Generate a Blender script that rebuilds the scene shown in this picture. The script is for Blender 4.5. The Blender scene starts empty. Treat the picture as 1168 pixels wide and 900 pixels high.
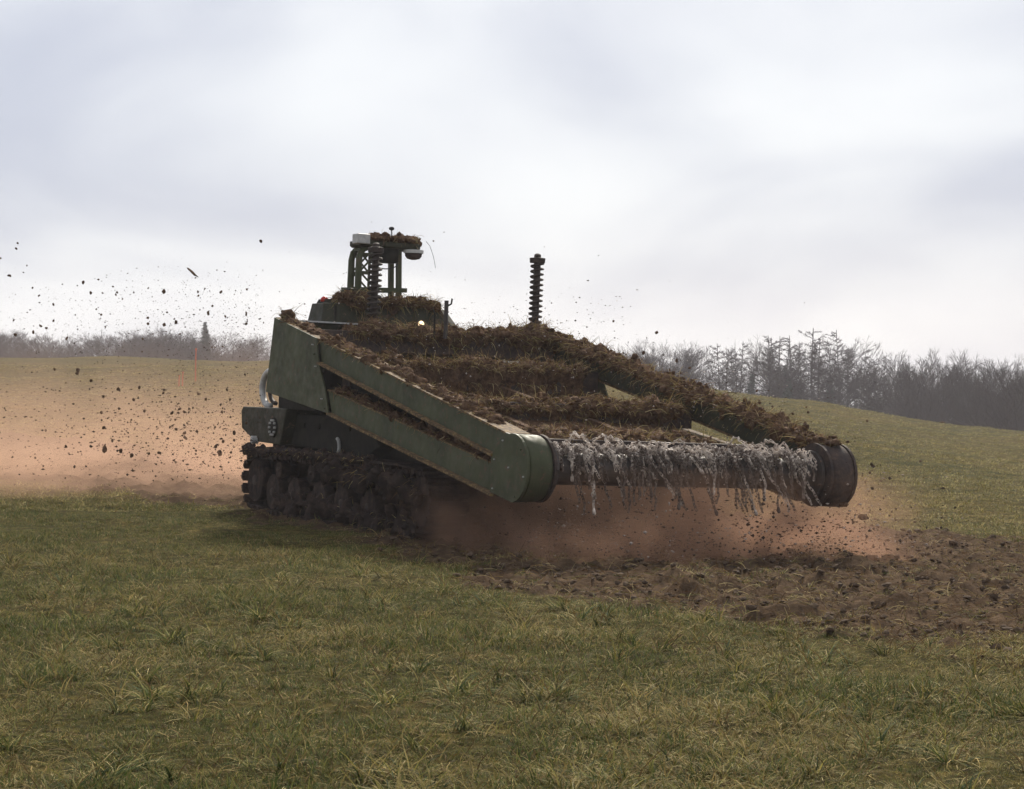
import bpy, math, random
import numpy as np
from mathutils import Vector, Matrix, noise as mnoise

rnd = random.Random(7)
nprng = np.random.default_rng(7)
R = math.radians
sc = bpy.context.scene
C = sc.collection

# ------------------------------------------------------------------ camera
FPX, CAM_H = 2400.0, 2.0
cam_d = bpy.data.cameras.new('camera')
cam = bpy.data.objects.new('camera', cam_d); C.objects.link(cam)
cam.location = (0, 0, CAM_H)
cam.rotation_euler = (R(90) - math.atan(37 / FPX), 0, 0)
cam_d.sensor_fit = 'HORIZONTAL'; cam_d.sensor_width = 36
cam_d.lens = 36 * FPX / 1168
cam_d.clip_end = 3000
cam_d.dof.use_dof = True; cam_d.dof.focus_distance = 22.0; cam_d.dof.aperture_fstop = 18.0
sc.camera = cam

# ------------------------------------------------------------------ sky, sun, exposure
SUN_AZ, SUN_EL = R(8), R(35)          # azimuth clockwise from +Y (straight ahead)
w = bpy.data.worlds.new('World'); sc.world = w; w.use_nodes = True
nt = w.node_tree; nt.nodes.clear()
def N(tree, kind, **kw):
    n = tree.nodes.new(kind)
    for k, v in kw.items(): setattr(n, k, v)
    return n
def world_nodes():
    L = nt.links.new
    out = N(nt, 'ShaderNodeOutputWorld'); bg = N(nt, 'ShaderNodeBackground')
    bg.inputs['Strength'].default_value = 0.1
    sky = N(nt, 'ShaderNodeTexSky', sky_type='NISHITA', sun_disc=False)
    sky.sun_elevation = SUN_EL; sky.sun_rotation = SUN_AZ
    tc = N(nt, 'ShaderNodeTexCoord')
    sep = N(nt, 'ShaderNodeSeparateXYZ'); L(tc.outputs['Generated'], sep.inputs[0])
    az = N(nt, 'ShaderNodeMath', operation='ABSOLUTE'); L(sep.outputs['Z'], az.inputs[0])
    ad = N(nt, 'ShaderNodeMath', operation='ADD'); L(az.outputs[0], ad.inputs[0]); ad.inputs[1].default_value = 0.34
    dx = N(nt, 'ShaderNodeMath', operation='DIVIDE'); L(sep.outputs['X'], dx.inputs[0]); L(ad.outputs[0], dx.inputs[1])
    dy = N(nt, 'ShaderNodeMath', operation='DIVIDE'); L(sep.outputs['Y'], dy.inputs[0]); L(ad.outputs[0], dy.inputs[1])
    cb = N(nt, 'ShaderNodeCombineXYZ'); L(dx.outputs[0], cb.inputs[0]); L(dy.outputs[0], cb.inputs[1])
    mp = N(nt, 'ShaderNodeMapping'); L(cb.outputs[0], mp.inputs[0])
    mp.inputs['Location'].default_value = CLOUD_OFF
    n1 = N(nt, 'ShaderNodeTexNoise'); L(mp.outputs[0], n1.inputs['Vector'])
    n1.inputs['Scale'].default_value = 1.5; n1.inputs['Detail'].default_value = 5; n1.inputs['Roughness'].default_value = 0.42
    n1.inputs['Distortion'].default_value = 0.4
    rp = N(nt, 'ShaderNodeValToRGB'); L(n1.outputs['Fac'], rp.inputs[0])
    e = rp.color_ramp.elements
    e[0].position = 0.36; e[0].color = CLOUD_DARK
    e[1].position = 0.66; e[1].color = CLOUD_LIGHT
    rp.color_ramp.interpolation = 'EASE'
    sc1 = N(nt, 'ShaderNodeVectorMath', operation='SCALE'); L(rp.outputs[0], sc1.inputs[0]); sc1.inputs['Scale'].default_value = 10.0
    mx = N(nt, 'ShaderNodeMix', data_type='RGBA'); mx.inputs[0].default_value = 0.93
    L(sky.outputs[0], mx.inputs[6]); L(sc1.outputs[0], mx.inputs[7])
    L(mx.outputs[2], bg.inputs['Color']); L(bg.outputs[0], out.inputs['Surface'])
CLOUD_OFF = (-1.017, 6.299, 5.998)
CLOUD_DARK = (0.37, 0.395, 0.48, 1)
CLOUD_LIGHT = (0.635, 0.65, 0.675, 1)
world_nodes()
sun_d = bpy.data.lights.new('sun', 'SUN'); sun_d.energy = 4.2; sun_d.angle = R(7); sun_d.color = (1.0, 0.92, 0.79)
sun = bpy.data.objects.new('sun', sun_d); C.objects.link(sun)
sdir = Vector((math.sin(SUN_AZ) * math.cos(SUN_EL), math.cos(SUN_AZ) * math.cos(SUN_EL), math.sin(SUN_EL)))
sun.rotation_euler = sdir.to_track_quat('Z', 'Y').to_euler(); sun.location = (10, 20, 30)
sc.view_settings.view_transform = 'Standard'; sc.view_settings.look = 'None'
sc.view_settings.exposure = 0.5; sc.view_settings.gamma = 1.0
cy = sc.cycles
cy.use_denoising = True
try: cy.denoiser = 'OPENIMAGEDENOISE'
except Exception: pass
cy.max_bounces = 8; cy.diffuse_bounces = 3; cy.glossy_bounces = 2; cy.transmission_bounces = 2; cy.transparent_max_bounces = 8; cy.volume_bounces = 1
cy.volume_step_rate = 2.0; cy.volume_max_steps = 64
cy.use_adaptive_sampling = True; cy.adaptive_threshold = 0.02

# ------------------------------------------------------------------ helpers
def tag(o, label=None, cat=None, group=None, kind=None):
    for k, v in (('label', label), ('category', cat), ('group', group), ('kind', kind)):
        if v: o[k] = v
    return o
def new_obj(name, me, parent=None):
    o = bpy.data.objects.new(name, me); C.objects.link(o)
    if parent is not None: o.parent = parent
    return o
def empty(name, parent=None, loc=(0, 0, 0)):
    o = bpy.data.objects.new(name, None); C.objects.link(o); o.location = loc
    o.empty_display_size = 0.2
    if parent is not None: o.parent = parent
    return o

class MB:
    def __init__(s): s.v = []; s.f = []; s.m = []; s.c = []
    def add(s, vs, fs, mi=0, col=None):
        b = len(s.v); s.v += [tuple(x) for x in vs]
        s.f += [tuple(b + i for i in f) for f in fs]; s.m += [mi] * len(fs)
        if col is not None: s.c += [col] * len(vs)
        return s
    def box(s, x0, x1, y0, y1, z0, z1, mi=0):
        vs = [(x, y, z) for z in (z0, z1) for y in (y0, y1) for x in (x0, x1)]
        return s.add(vs, [(0, 2, 3, 1), (4, 5, 7, 6), (0, 1, 5, 4), (1, 3, 7, 5), (3, 2, 6, 7), (2, 0, 4, 6)], mi)
    def loft(s, rings, mi=0, cap=True, closed=True):
        vs = [p for r in rings for p in r]; n = len(rings[0]); fs = []
        for i in range(len(rings) - 1):
            for j in range(n if closed else n - 1):
                k = (j + 1) % n
                fs.append((i * n + j, i * n + k, (i + 1) * n + k, (i + 1) * n + j))
        if cap:
            fs.append(tuple(reversed(range(n)))); fs.append(tuple((len(rings) - 1) * n + j for j in range(n)))
        return s.add(vs, fs, mi)
    def prism(s, poly, x0, x1, mi=0):          # poly in (y,z), swept along x
        return s.loft([[(x0, y, z) for y, z in poly], [(x1, y, z) for y, z in poly]], mi)
    def tube(s, pts, r, n=6, mi=0, cap=True, col=None):
        pts = [Vector(p) for p in pts]; rings = []
        rr = r if isinstance(r, (list, tuple)) else [r] * len(pts)
        up = Vector((0.123, 0.31, 0.94))
        for i, p in enumerate(pts):
            d = (pts[min(i + 1, len(pts) - 1)] - pts[max(i - 1, 0)])
            d = d.normalized() if d.length > 1e-9 else Vector((0, 0, 1))
            a = up - d * up.dot(d)
            if a.length < 1e-3: a = Vector((1, 0, 0)) - d * d.x
            a.normalize(); b = d.cross(a); up = a
            rings.append([tuple(p + (a * math.cos(2 * math.pi * k / n) + b * math.sin(2 * math.pi * k / n)) * rr[i]) for k in range(n)])
        b0 = len(s.v)
        s.loft(rings, mi, cap)
        if col is not None: s.c += [col] * (len(s.v) - b0)
        return s
    def bar(s, p, q, w, h, mi=0):              # rectangular bar
        p, q = Vector(p), Vector(q); d = (q - p).normalized()
        a = Vector((0, 0, 1)) - d * d.z
        if a.length < 1e-3: a = Vector((0, 1, 0))
        a.normalize(); b = d.cross(a)
        ring = lambda c: [tuple(c + b * w / 2 * i + a * h / 2 * j) for i, j in ((-1, -1), (1, -1), (1, 1), (-1, 1))]
        return s.loft([ring(p), ring(q)], mi)
    def lathe_x(s, prof, cy_, cz_, n=24, mi=0): # prof: list of (x, radius)
        rings = [[(x, cy_ + r * math.cos(2 * math.pi * k / n), cz_ + r * math.sin(2 * math.pi * k / n)) for k in range(n)] for x, r in prof]
        return s.loft(rings, mi)
    def lathe_z(s, prof, cx_, cy_, n=20, mi=0):
        rings = [[(cx_ + r * math.cos(2 * math.pi * k / n), cy_ + r * math.sin(2 * math.pi * k / n), z) for k in range(n)] for z, r in prof]
        return s.loft(rings, mi)
    def mesh(s, name, mats, smooth=False):
        me = bpy.data.meshes.new(name); me.from_pydata(s.v, [], s.f)
        for m in (mats if isinstance(mats, (list, tuple)) else [mats]): me.materials.append(m)
        if any(s.m): me.polygons.foreach_set('material_index', s.m)
        if smooth: me.polygons.foreach_set('use_smooth', [True] * len(me.polygons))
        if s.c and len(s.c) == len(s.v):
            a = me.color_attributes.new('col', 'FLOAT_COLOR', 'POINT')
            a.data.foreach_set('color', np.array([(c[0], c[1], c[2], 1) for c in s.c], dtype=np.float32).ravel())
        me.update(); return me
    def build(s, name, mats, parent=None, smooth=False, bevel=0):
        import bmesh
        me = s.mesh(name, mats, smooth)
        bm = bmesh.new(); bm.from_mesh(me); bmesh.ops.recalc_face_normals(bm, faces=bm.faces); bm.to_mesh(me); bm.free()
        o = new_obj(name, me, parent)
        if bevel:
            b = o.modifiers.new('bevel', 'BEVEL'); b.width = bevel; b.segments = 2; b.limit_method = 'ANGLE'
        return o

def ico12():
    g_ = (1 + 5 ** 0.5) / 2; k = 1 / math.hypot(1, g_)
    v = [(-1, g_, 0), (1, g_, 0), (-1, -g_, 0), (1, -g_, 0), (0, -1, g_), (0, 1, g_), (0, -1, -g_), (0, 1, -g_), (g_, 0, -1), (g_, 0, 1), (-g_, 0, -1), (-g_, 0, 1)]
    f = [(0, 11, 5), (0, 5, 1), (0, 1, 7), (0, 7, 10), (0, 10, 11), (1, 5, 9), (5, 11, 4), (11, 10, 2), (10, 7, 6), (7, 1, 8), (3, 9, 4), (3, 4, 2), (3, 2, 6), (3, 6, 8), (3, 8, 9), (4, 9, 5), (2, 4, 11), (6, 2, 10), (8, 6, 7), (9, 8, 1)]
    return [Vector(p) * k for p in v], f
ICO_V, ICO_F = ico12()
def lump(mb, p, s_, r_, mi=0, col=None, flat=0.75):
    q = Matrix.Rotation(r_.uniform(0, 6.28), 3, 'Z') @ Matrix.Rotation(r_.uniform(0, 6.28), 3, 'X'); p = Vector(p)
    ax = Vector((r_.uniform(0.7, 1.35), r_.uniform(0.6, 1.1), r_.uniform(0.5, 1.0)))
    vs = []
    for v in ICO_V:
        a = q @ Vector((v.x * ax.x, v.y * ax.y, v.z * ax.z)) * (s_ * r_.uniform(0.72, 1.25)); a.z *= flat; vs.append(p + a)
    mb.add(vs, ICO_F, mi, col)
def fbm(x, y, z=0.0, o=4):
    return mnoise.fractal(Vector((x, y, z)), 1.0, 2.0, o)

# ------------------------------------------------------------------ materials
def principled(name, rough=0.8, spec=0.3):
    m = bpy.data.materials.new(name); m.use_nodes = True
    t = m.node_tree; b = t.nodes['Principled BSDF']
    b.inputs['Roughness'].default_value = rough; b.inputs['Specular IOR Level'].default_value = spec
    return m, t, b
def ramp(t, fac, stops, interp='LINEAR'):
    r = N(t, 'ShaderNodeValToRGB'); r.color_ramp.interpolation = interp
    e = r.color_ramp.elements
    while len(e) < len(stops): e.new(0.5)
    for i, (p, c) in enumerate(stops):
        e[i].position = p; e[i].color = (c[0], c[1], c[2], 1) if isinstance(c, (tuple, list)) else (c, c, c, 1)
    t.links.new(fac, r.inputs[0]); return r.outputs[0]
def noise(t, scale, detail=5, rough=0.6, vec=None, dist=0.0):
    n = N(t, 'ShaderNodeTexNoise'); n.inputs['Scale'].default_value = scale; n.inputs['Detail'].default_value = detail
    n.inputs['Roughness'].default_value = rough; n.inputs['Distortion'].default_value = dist
    if vec is None:
        g = N(t, 'ShaderNodeNewGeometry'); vec = g.outputs['Position']
    t.links.new(vec, n.inputs['Vector']); return n.outputs['Fac']
def mix(t, fac, a, b, mode='MIX'):
    m = N(t, 'ShaderNodeMix', data_type='RGBA', blend_type=mode)
    for sock, v in ((m.inputs[0], fac), (m.inputs[6], a), (m.inputs[7], b)):
        if hasattr(v, 'links'): t.links.new(v, sock)
        elif isinstance(v, (tuple, list)): sock.default_value = (v[0], v[1], v[2], 1)
        else: sock.default_value = v
    return m.outputs[2]
def bump(t, b, h, strength=0.5, dist=0.02):
    n = N(t, 'ShaderNodeBump'); n.inputs['Strength'].default_value = strength; n.inputs['Distance'].default_value = dist
    t.links.new(h, n.inputs['Height']); t.links.new(n.outputs[0], b.inputs['Normal'])
def speckle(name, stops, scale, rough=0.85, spec=0.2, bstr=0.4, bdist=0.01, detail=6, metal=0.0):
    m, t, b = principled(name, rough, spec)
    f = noise(t, scale, detail, 0.65)
    t.links.new(ramp(t, f, stops), b.inputs['Base Color'])
    if bstr: bump(t, b, f, bstr, bdist)
    b.inputs['Metallic'].default_value = metal
    return m
def paint_mat(name, base, dirt=(0.075, 0.045, 0.03), amount=0.45, rough=0.55):
    m, t, b = principled(name, rough, 0.16)
    tone = ramp(t, noise(t, 2.3, 5, 0.6), [(0.3, tuple(c * 0.68 for c in base)), (0.7, tuple(c * 1.2 for c in base))])
    streak = N(t, 'ShaderNodeMapping'); g = N(t, 'ShaderNodeNewGeometry'); t.links.new(g.outputs['Position'], streak.inputs[0])
    streak.inputs['Scale'].default_value = (3, 3, 1.6)
    st = ramp(t, noise(t, 1.6, 5, 0.7, streak.outputs[0]), [(0.52, 0.0), (0.75, 1.0)])
    col = mix(t, st, tone, tuple(c * 1.15 + 0.004 for c in base))
    spots = ramp(t, noise(t, 26, 4, 0.7), [(0.60, 0.0), (0.72, 1.0)])
    big = ramp(t, noise(t, 3.1, 5, 0.65), [(0.42, 0.0), (0.7, 1.0)])
    d1 = N(t, 'ShaderNodeMath', operation='MULTIPLY'); t.links.new(spots, d1.inputs[0]); t.links.new(big, d1.inputs[1])
    d2 = N(t, 'ShaderNodeMath', operation='MULTIPLY'); t.links.new(d1.outputs[0], d2.inputs[0]); d2.inputs[1].default_value = amount * 2
    d3 = N(t, 'ShaderNodeClamp'); t.links.new(d2.outputs[0], d3.inputs[0])
    col = mix(t, d3.outputs[0], col, dirt)
    splat = ramp(t, noise(t, 11, 8, 0.78, None, 0.6), [(0.57, 0.0), (0.63, 1.0)])
    col = mix(t, splat, col, tuple(c * 1.5 for c in dirt))
    fleck = ramp(t, noise(t, 55, 2, 0.5), [(0.735, 0.0), (0.76, 0.7)])
    col = mix(t, fleck, col, (0.21, 0.175, 0.13))
    t.links.new(col, b.inputs['Base Color'])
    rr = ramp(t, noise(t, 9, 4), [(0.3, rough - 0.1), (0.7, rough + 0.25)]); t.links.new(rr, b.inputs['Roughness'])
    bump(t, b, noise(t, 40, 3), 0.15, 0.004)
    return m
def attr_mat(name, rough=0.75, spec=0.2, rand=0.25, transl=0.0):
    m, t, b = principled(name, rough, spec)
    a = N(t, 'ShaderNodeAttribute', attribute_name='col')
    oi = N(t, 'ShaderNodeObjectInfo')
    v = ramp(t, oi.outputs['Random'], [(0.0, 1 - rand), (1.0, 1 + rand)])
    col = mix(t, 1.0, a.outputs['Color'], v, 'MULTIPLY')
    t.links.new(col, b.inputs['Base Color'])
    if transl:
        tr = N(t, 'ShaderNodeBsdfTranslucent'); t.links.new(col, tr.inputs['Color'])
        ms = N(t, 'ShaderNodeMixShader'); ms.inputs[0].default_value = transl
        t.links.new(b.outputs[0], ms.inputs[1]); t.links.new(tr.outputs[0], ms.inputs[2])
        t.links.new(ms.outputs[0], t.nodes['Material Output'].inputs['Surface'])
    return m
M = {}
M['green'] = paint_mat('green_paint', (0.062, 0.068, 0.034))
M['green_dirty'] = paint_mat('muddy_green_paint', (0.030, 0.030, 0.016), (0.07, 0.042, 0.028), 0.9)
M['flange'] = speckle('dirt_caked_flange', [(0.36, (0.045, 0.042, 0.022)), (0.5, (0.12, 0.07, 0.035)), (0.62, (0.25, 0.17, 0.07))], 22, bdist=0.006)
M['steel_mud'] = speckle('muddy_steel', [(0.35, (0.028, 0.022, 0.02)), (0.55, (0.055, 0.036, 0.028)), (0.72, (0.10, 0.065, 0.045))], 12, 0.8, 0.3, 0.7, 0.02)
M['track_mud'] = speckle('mud_caked_track', [(0.32, (0.014, 0.011, 0.010)), (0.5, (0.032, 0.021, 0.017)), (0.72, (0.075, 0.048, 0.036))], 9, 0.9, 0.15, 0.9, 0.03)
M['dark'] = speckle('dark_hull_steel_and_shade', [(0.3, (0.012, 0.012, 0.010)), (0.7, (0.028, 0.025, 0.019))], 6, 0.8, 0.1)  # tone also carries the shade under the arm plate
M['chain'] = speckle('dusty_chain_steel', [(0.38, (0.14, 0.10, 0.075)), (0.60, (0.76, 0.66, 0.56))], 7, 0.6, 0.35, 0.2, 0.003)
M['chain_dark'] = speckle('muddy_chain_steel', [(0.35, (0.06, 0.042, 0.032)), (0.65, (0.20, 0.155, 0.125))], 9, 0.7, 0.2, 0.2, 0.003)
M['drum'] = speckle('dusty_drum_steel', [(0.3, (0.018, 0.014, 0.012)), (0.7, (0.075, 0.058, 0.048))], 4, 0.6, 0.4, 0.4, 0.008)
M['spring'] = speckle('rusty_spring_steel', [(0.3, (0.022, 0.017, 0.014)), (0.7, (0.058, 0.04, 0.031))], 16, 0.7, 0.3)
M['pale'] = speckle('worn_pale_metal', [(0.3, (0.28, 0.27, 0.25)), (0.7, (0.5, 0.49, 0.46))], 14, 0.5, 0.5, 0.1)
M['soil'] = speckle('torn_soil', [(0.3, (0.036, 0.019, 0.011)), (0.5, (0.100, 0.056, 0.032)), (0.72, (0.20, 0.122, 0.07))], 14, 0.95, 0.1, 1.0, 0.05, 8)
M['crumb'] = speckle('soil_crumbs', [(0.3, (0.036, 0.023, 0.014)), (0.5, (0.080, 0.053, 0.034)), (0.72, (0.16, 0.115, 0.076))], 9, 0.95, 0.1, 0.6, 0.02)
M['strand'] = attr_mat('dry_grass_strands', 0.9, 0.03, 0.0, 0.15)
M['grass'] = attr_mat('field_grass_blades', 0.8, 0.06, 0.35, 0.22)
M['bark'] = speckle('bare_bark', [(0.3, (0.04, 0.032, 0.03)), (0.7, (0.08, 0.065, 0.058))], 3, 0.9)
M['twig'] = speckle('bare_twigs', [(0.3, (0.042, 0.030, 0.030)), (0.7, (0.066, 0.049, 0.046))], 0.6, 0.9, bstr=0)
M['needle'] = speckle('dark_needles', [(0.3, (0.03, 0.04, 0.032)), (0.7, (0.06, 0.07, 0.055))], 1.0, 0.9, bstr=0)
def plain(name, c, rough=0.5, emit=0):
    m, t, b = principled(name, rough)
    f = noise(t, 20, 3); t.links.new(ramp(t, f, [(0.3, tuple(x * 0.8 for x in c)), (0.7, c)]), b.inputs['Base Color'])
    if emit:
        b.inputs['Emission Color'].default_value = (1, 0.72, 0.38, 1); b.inputs['Emission Strength'].default_value = emit
    return m
M['red'] = plain('red_lens', (0.45, 0.03, 0.015), 0.3)
M['orange'] = plain('orange_pole_paint', (0.62, 0.15, 0.08), 0.6)
M['white'] = plain('off_white_housing', (0.55, 0.54, 0.5), 0.5)
M['lamp'] = plain('lit_headlamp', (0.9, 0.85, 0.7), 0.3, 2)
M['black'] = plain('black_rubber', (0.03, 0.03, 0.03), 0.8)

# ------------------------------------------------------------------ vehicle frame (needed by the terrain, which carries it)
TH, RO = R(27.5), R(2.5)
VO = Vector((-0.08, 21.38, 0.0))
VM = Matrix.Translation(VO) @ Matrix.Rotation(TH, 4, 'Z') @ Matrix.Rotation(RO, 4, 'Y')
SX, SY = (math.cos(TH), math.sin(TH)), (-math.sin(TH), math.cos(TH))
def veh_st(x, y):
    dx, dy_ = x - VO.x, y - VO.y
    return dx * SX[0] + dy_ * SX[1], dx * SY[0] + dy_ * SY[1]

# ------------------------------------------------------------------ terrain
FX = [-60, -20, -8.5, -3.9, -1.2, -0.5, 0.4, 1.0, 1.55, 2.2, 2.8, 4.2, 10, 60]
FY = [75, 45, 34.5, 29.0, 22.6, 19.8, 18.0, 16.7, 16.2, 15.5, 15.2, 15.2, 16.0, 22]
BX = [-60, -20, -8.5, -3.9, 0, 4.67, 6.7, 20, 60]
BY = [95, 58, 46, 40, 35, 29.8, 27.6, 27, 30]
CU = [-0.9, -0.243, -0.118, 0.0, 0.048, 0.096, 0.132, 0.173, 0.215, 0.243, 0.6]
CP = [410, 410, 411, 418, 430, 445, 457, 470, 484, 493, 520]
def sstep(a, b, x):
    t_ = min(1.0, max(0.0, (x - a) / (b - a))); return t_ * t_ * (3 - 2 * t_)
def soil_mask(x, y):
    n1 = fbm(x * 0.55, y * 0.55, 3.0, 4) * 1.3 + fbm(x * 2.3, y * 2.3, 9.0, 3) * 0.5
    f = np.interp(x, FX, FY); b = np.interp(x, BX, BY)
    return sstep(-1.5, 1.4, y - f + n1 * 1.5) * sstep(-0.5, 1.2, b - y + n1)
def ground_z(x, y, detail=True, sm=None):
    s_, t_ = veh_st(x, y)
    sp = min(max(s_, -0.6), 7.0)
    near = -math.tan(RO) * (sp if sp > 0.6 else (sp + 0.6) ** 2 / 2.4)
    z = near
    if y > 26:
        u = max(-0.9, min(0.6, x / y))
        dc = np.interp(u, [-0.25, 0.0, 0.1, 0.25], [150, 130, 105, 92])
        zc = CAM_H - (np.interp(u, CU, CP) - 413) * dc / FPX
        b = sstep(26, dc, y); b = b * 0.55 + 0.45 * min(1, max(0, (y - 26) / (dc - 26)))
        z = near * (1 - b) + zc * b
        if y > dc:
            deep = np.interp(u, [-0.2, 0.05, 0.12], [-6.0, -8.0, -12.0])
            k = sstep(0, 70, y - dc); z = zc * (1 - k) + deep * k
        if detail: z += fbm(x * 0.09, y * 0.07, 5.0, 4) * 0.38 * sstep(30, 60, y)
    if detail:
        m = soil_mask(x, y) if sm is None else sm
        z += fbm(x * 0.9, y * 0.9, 1.0, 4) * 0.035
        if m > 0.01 and y < 60: z += m * (abs(fbm(x * 2.3, y * 2.3, 2.0, 4)) * 0.17 - 0.04 + fbm(x * 9, y * 9, 4.0, 2) * 0.03)
    return z
def spaced(lo, hi, fine_lo, fine_hi, step, grow):
    a = list(np.arange(fine_lo, fine_hi, step)); d = step; x = a[-1]
    while x < hi: d *= grow; x += d; a.append(min(x, hi))
    d = step; x = a[0]; pre = []
    while x > lo: d *= grow; x -= d; pre.append(max(x, lo))
    return pre[::-1] + a
xs = spaced(-390, 390, -7.5, 9.0, 0.085, 1.07)
ys = spaced(-20, 415, 5.5, 33, 0.10, 1.035)
gv = []; gm = []
for y in ys:
    for x in xs:
        m_ = soil_mask(x, y) if 10 < y < 100 else 0.0
        gm.append(m_); gv.append((x, y, ground_z(x, y, True, m_)))
nx = len(xs)
gf = [(j * nx + i, j * nx + i + 1, (j + 1) * nx + i + 1, (j + 1) * nx + i) for j in range(len(ys) - 1) for i in range(nx - 1)]
me = bpy.data.meshes.new('ground'); me.from_pydata(gv, [], gf)
at = me.attributes.new('soil', 'FLOAT', 'POINT'); at.data.foreach_set('value', np.array(gm, dtype=np.float32))
me.polygons.foreach_set('use_smooth', [True] * len(gf))
def ground_material():
    m, t, b = principled('field_ground', 1.0, 0.02)
    a = N(t, 'ShaderNodeAttribute', attribute_name='soil')
    turf = ramp(t, noise(t, 7, 6, 0.7), [(0.30, (0.016, 0.013, 0.006)), (0.5, (0.052, 0.046, 0.017)), (0.72, (0.16, 0.134, 0.052))])
    broad = ramp(t, noise(t, 0.16, 4, 0.6), [(0.35, (0.85, 0.92, 0.8)), (0.65, (1.5, 1.3, 1.15))])
    turf = mix(t, 1.0, turf, broad, 'MULTIPLY')
    turf = mix(t, 1.0, turf, ramp(t, noise(t, 1.1, 6, 0.75), [(0.35, (0.72, 0.8, 0.7)), (0.68, (1.4, 1.25, 1.15))]), 'MULTIPLY')
    soil = ramp(t, noise(t, 5, 8, 0.7), [(0.3, (0.034, 0.021, 0.012)), (0.5, (0.080, 0.051, 0.030)), (0.72, (0.16, 0.108, 0.066))])
    e = noise(t, 3.0, 5, 0.7)
    ad = N(t, 'ShaderNodeMath', operation='ADD'); t.links.new(a.outputs['Fac'], ad.inputs[0]); t.links.new(e, ad.inputs[1])
    k = ramp(t, ad.outputs[0], [(0.72, 0.0), (1.08, 1.0)])
    t.links.new(mix(t, k, turf, soil), b.inputs['Base Color'])
    bump(t, b, noise(t, 9, 8, 0.75), 0.9, 0.06)
    return m
M['ground'] = ground_material()
me.materials.append(M['ground'])
ground = tag(new_obj('ground', me), kind='structure')

# ------------------------------------------------------------------ the vehicle
veh = empty('mine_flail_vehicle'); veh.matrix_world = VM
tag(veh, 'dark green tracked mine-clearing machine with spinning chain flail on two long arms', 'mine flail')
G = M['green']
def bolt(parent, x, y, z, r=0.011, mat='drum'):
    MB().lathe_x([(x - 0.012, r), (x, r * 1.1), (x + 0.02, r * 1.1)], y, z, 6).build('bolt', M[mat], parent)

def rear_z(t_):   # bottom line of the arm plate
    return np.interp(t_, [0.3, 4.86, 6.956], [0.63, 1.38, 1.611])
def side_arm(x_out, sgn, label):
    """x_out: outer face, sgn +1 builds inward to +x"""
    arm = empty('side_arm', veh); arm['label'] = label
    X = lambda d: x_out + sgn * d
    pr = lambda poly, a, b: MB().prism(poly, X(a), X(b))
    rp = pr([(6.748, 2.585), (6.956, 1.611), (4.80, 1.372), (4.93, 1.65), (5.18, 2.0), (5.28, 2.300)], 0.0, 0.022)
    rp.build('rear_plate', G, arm, bevel=0.004)
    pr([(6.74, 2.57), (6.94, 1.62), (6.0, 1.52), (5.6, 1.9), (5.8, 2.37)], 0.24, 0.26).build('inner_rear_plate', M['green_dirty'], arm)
    # upper beam web + flanges
    pr([(5.28, 2.29), (5.18, 2.0), (0.32, 1.04), (0.06, 1.262)], 0.045, 0.065).build('upper_beam', G, arm)
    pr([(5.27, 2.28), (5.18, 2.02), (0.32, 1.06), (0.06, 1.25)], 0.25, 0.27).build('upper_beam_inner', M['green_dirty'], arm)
    pr([(6.75, 2.590), (0.07, 1.277), (0.07, 1.255), (6.75, 2.568)], 0.023, 0.29).build('top_flange', M['flange'], arm)
    pr([(5.17, 2.005), (0.33, 1.052), (0.33, 1.028), (5.17, 1.981)], -0.03, 0.26).build('slot_flange', M['flange'], arm)
    # lower beam
    pr([(4.93, 1.655), (4.80, 1.385), (0.30, 0.645), (0.31, 0.935)], 0.045, 0.065).build('lower_beam', G, arm)
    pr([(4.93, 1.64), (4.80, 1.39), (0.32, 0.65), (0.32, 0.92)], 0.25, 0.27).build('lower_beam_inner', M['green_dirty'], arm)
    pr([(4.92, 1.668), (0.34, 0.952), (0.34, 0.936), (4.92, 1.652)], 0.030, 0.26).build('lower_beam_top_flange', M['flange'], arm)
    pr([(4.80, 1.385), (0.30, 0.642), (0.30, 0.618), (4.80, 1.361)], -0.03, 0.26).build('bottom_flange', M['flange'], arm)
    pr([(5.6, 2.28), (5.3, 1.6), (4.8, 1.39), (0.35, 0.66), (0.35, 1.1)], 0.292, 0.30).build('slot_shade_plate', M['dark'], arm) if sgn > 0 else None  # dark sheet added behind the slot so no light shows through
    # rounded end housing
    cyc, czc, r = -0.10, 0.928, 0.352
    poly = [(0.36, 0.66), (0.36, 1.02), (0.28, 1.14), (0.07, 1.285)]
    for k in range(19):
        a = R(78) + R(186) * k / 18
        poly.append((cyc + r * math.cos(a), czc + r * math.sin(a)))
    EG = G if sgn > 0 else M['steel_mud']
    pr(poly, -0.012, 0.02).build('end_plate', EG, arm, bevel=0.006)
    n = 28
    ring = lambda d, rr: [(X(d), cyc + rr * math.cos(2 * math.pi * k / n), czc + rr * math.sin(2 * math.pi * k / n)) for k in range(n)]
    MB().loft([ring(0.021, r - 0.02), ring(0.05, r - 0.004), ring(0.27, r - 0.012), ring(0.30, r - 0.03), ring(0.302, 0.2)]).build('end_hood', EG, arm, smooth=True)
    MB().loft([ring(0.303, r - 0.004), ring(0.335, r - 0.004), ring(0.336, 0.22), ring(0.304, 0.22)]).build('hood_rim', M['steel_mud'], arm)
    for (t_, z_) in ((5.36, 2.22), (5.24, 1.95), (5.3, 2.1), (5.0, 1.55), (4.9, 1.43), (0.1, 1.2), (0.29, 0.7), (-0.3, 1.12), (-0.38, 0.85), (-0.2, 0.64), (-0.05, 0.93), (0.27, 1.0)):
        bolt(arm, X(-0.014), t_, z_, 0.009, 'pale' if rnd.random() < 0.4 else 'green')
    return arm
side_arm(0.0, 1, 'clean dark green arm plates on the side towards the camera')
side_arm(4.05, -1, 'turf-laden arm on the far side')

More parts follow.
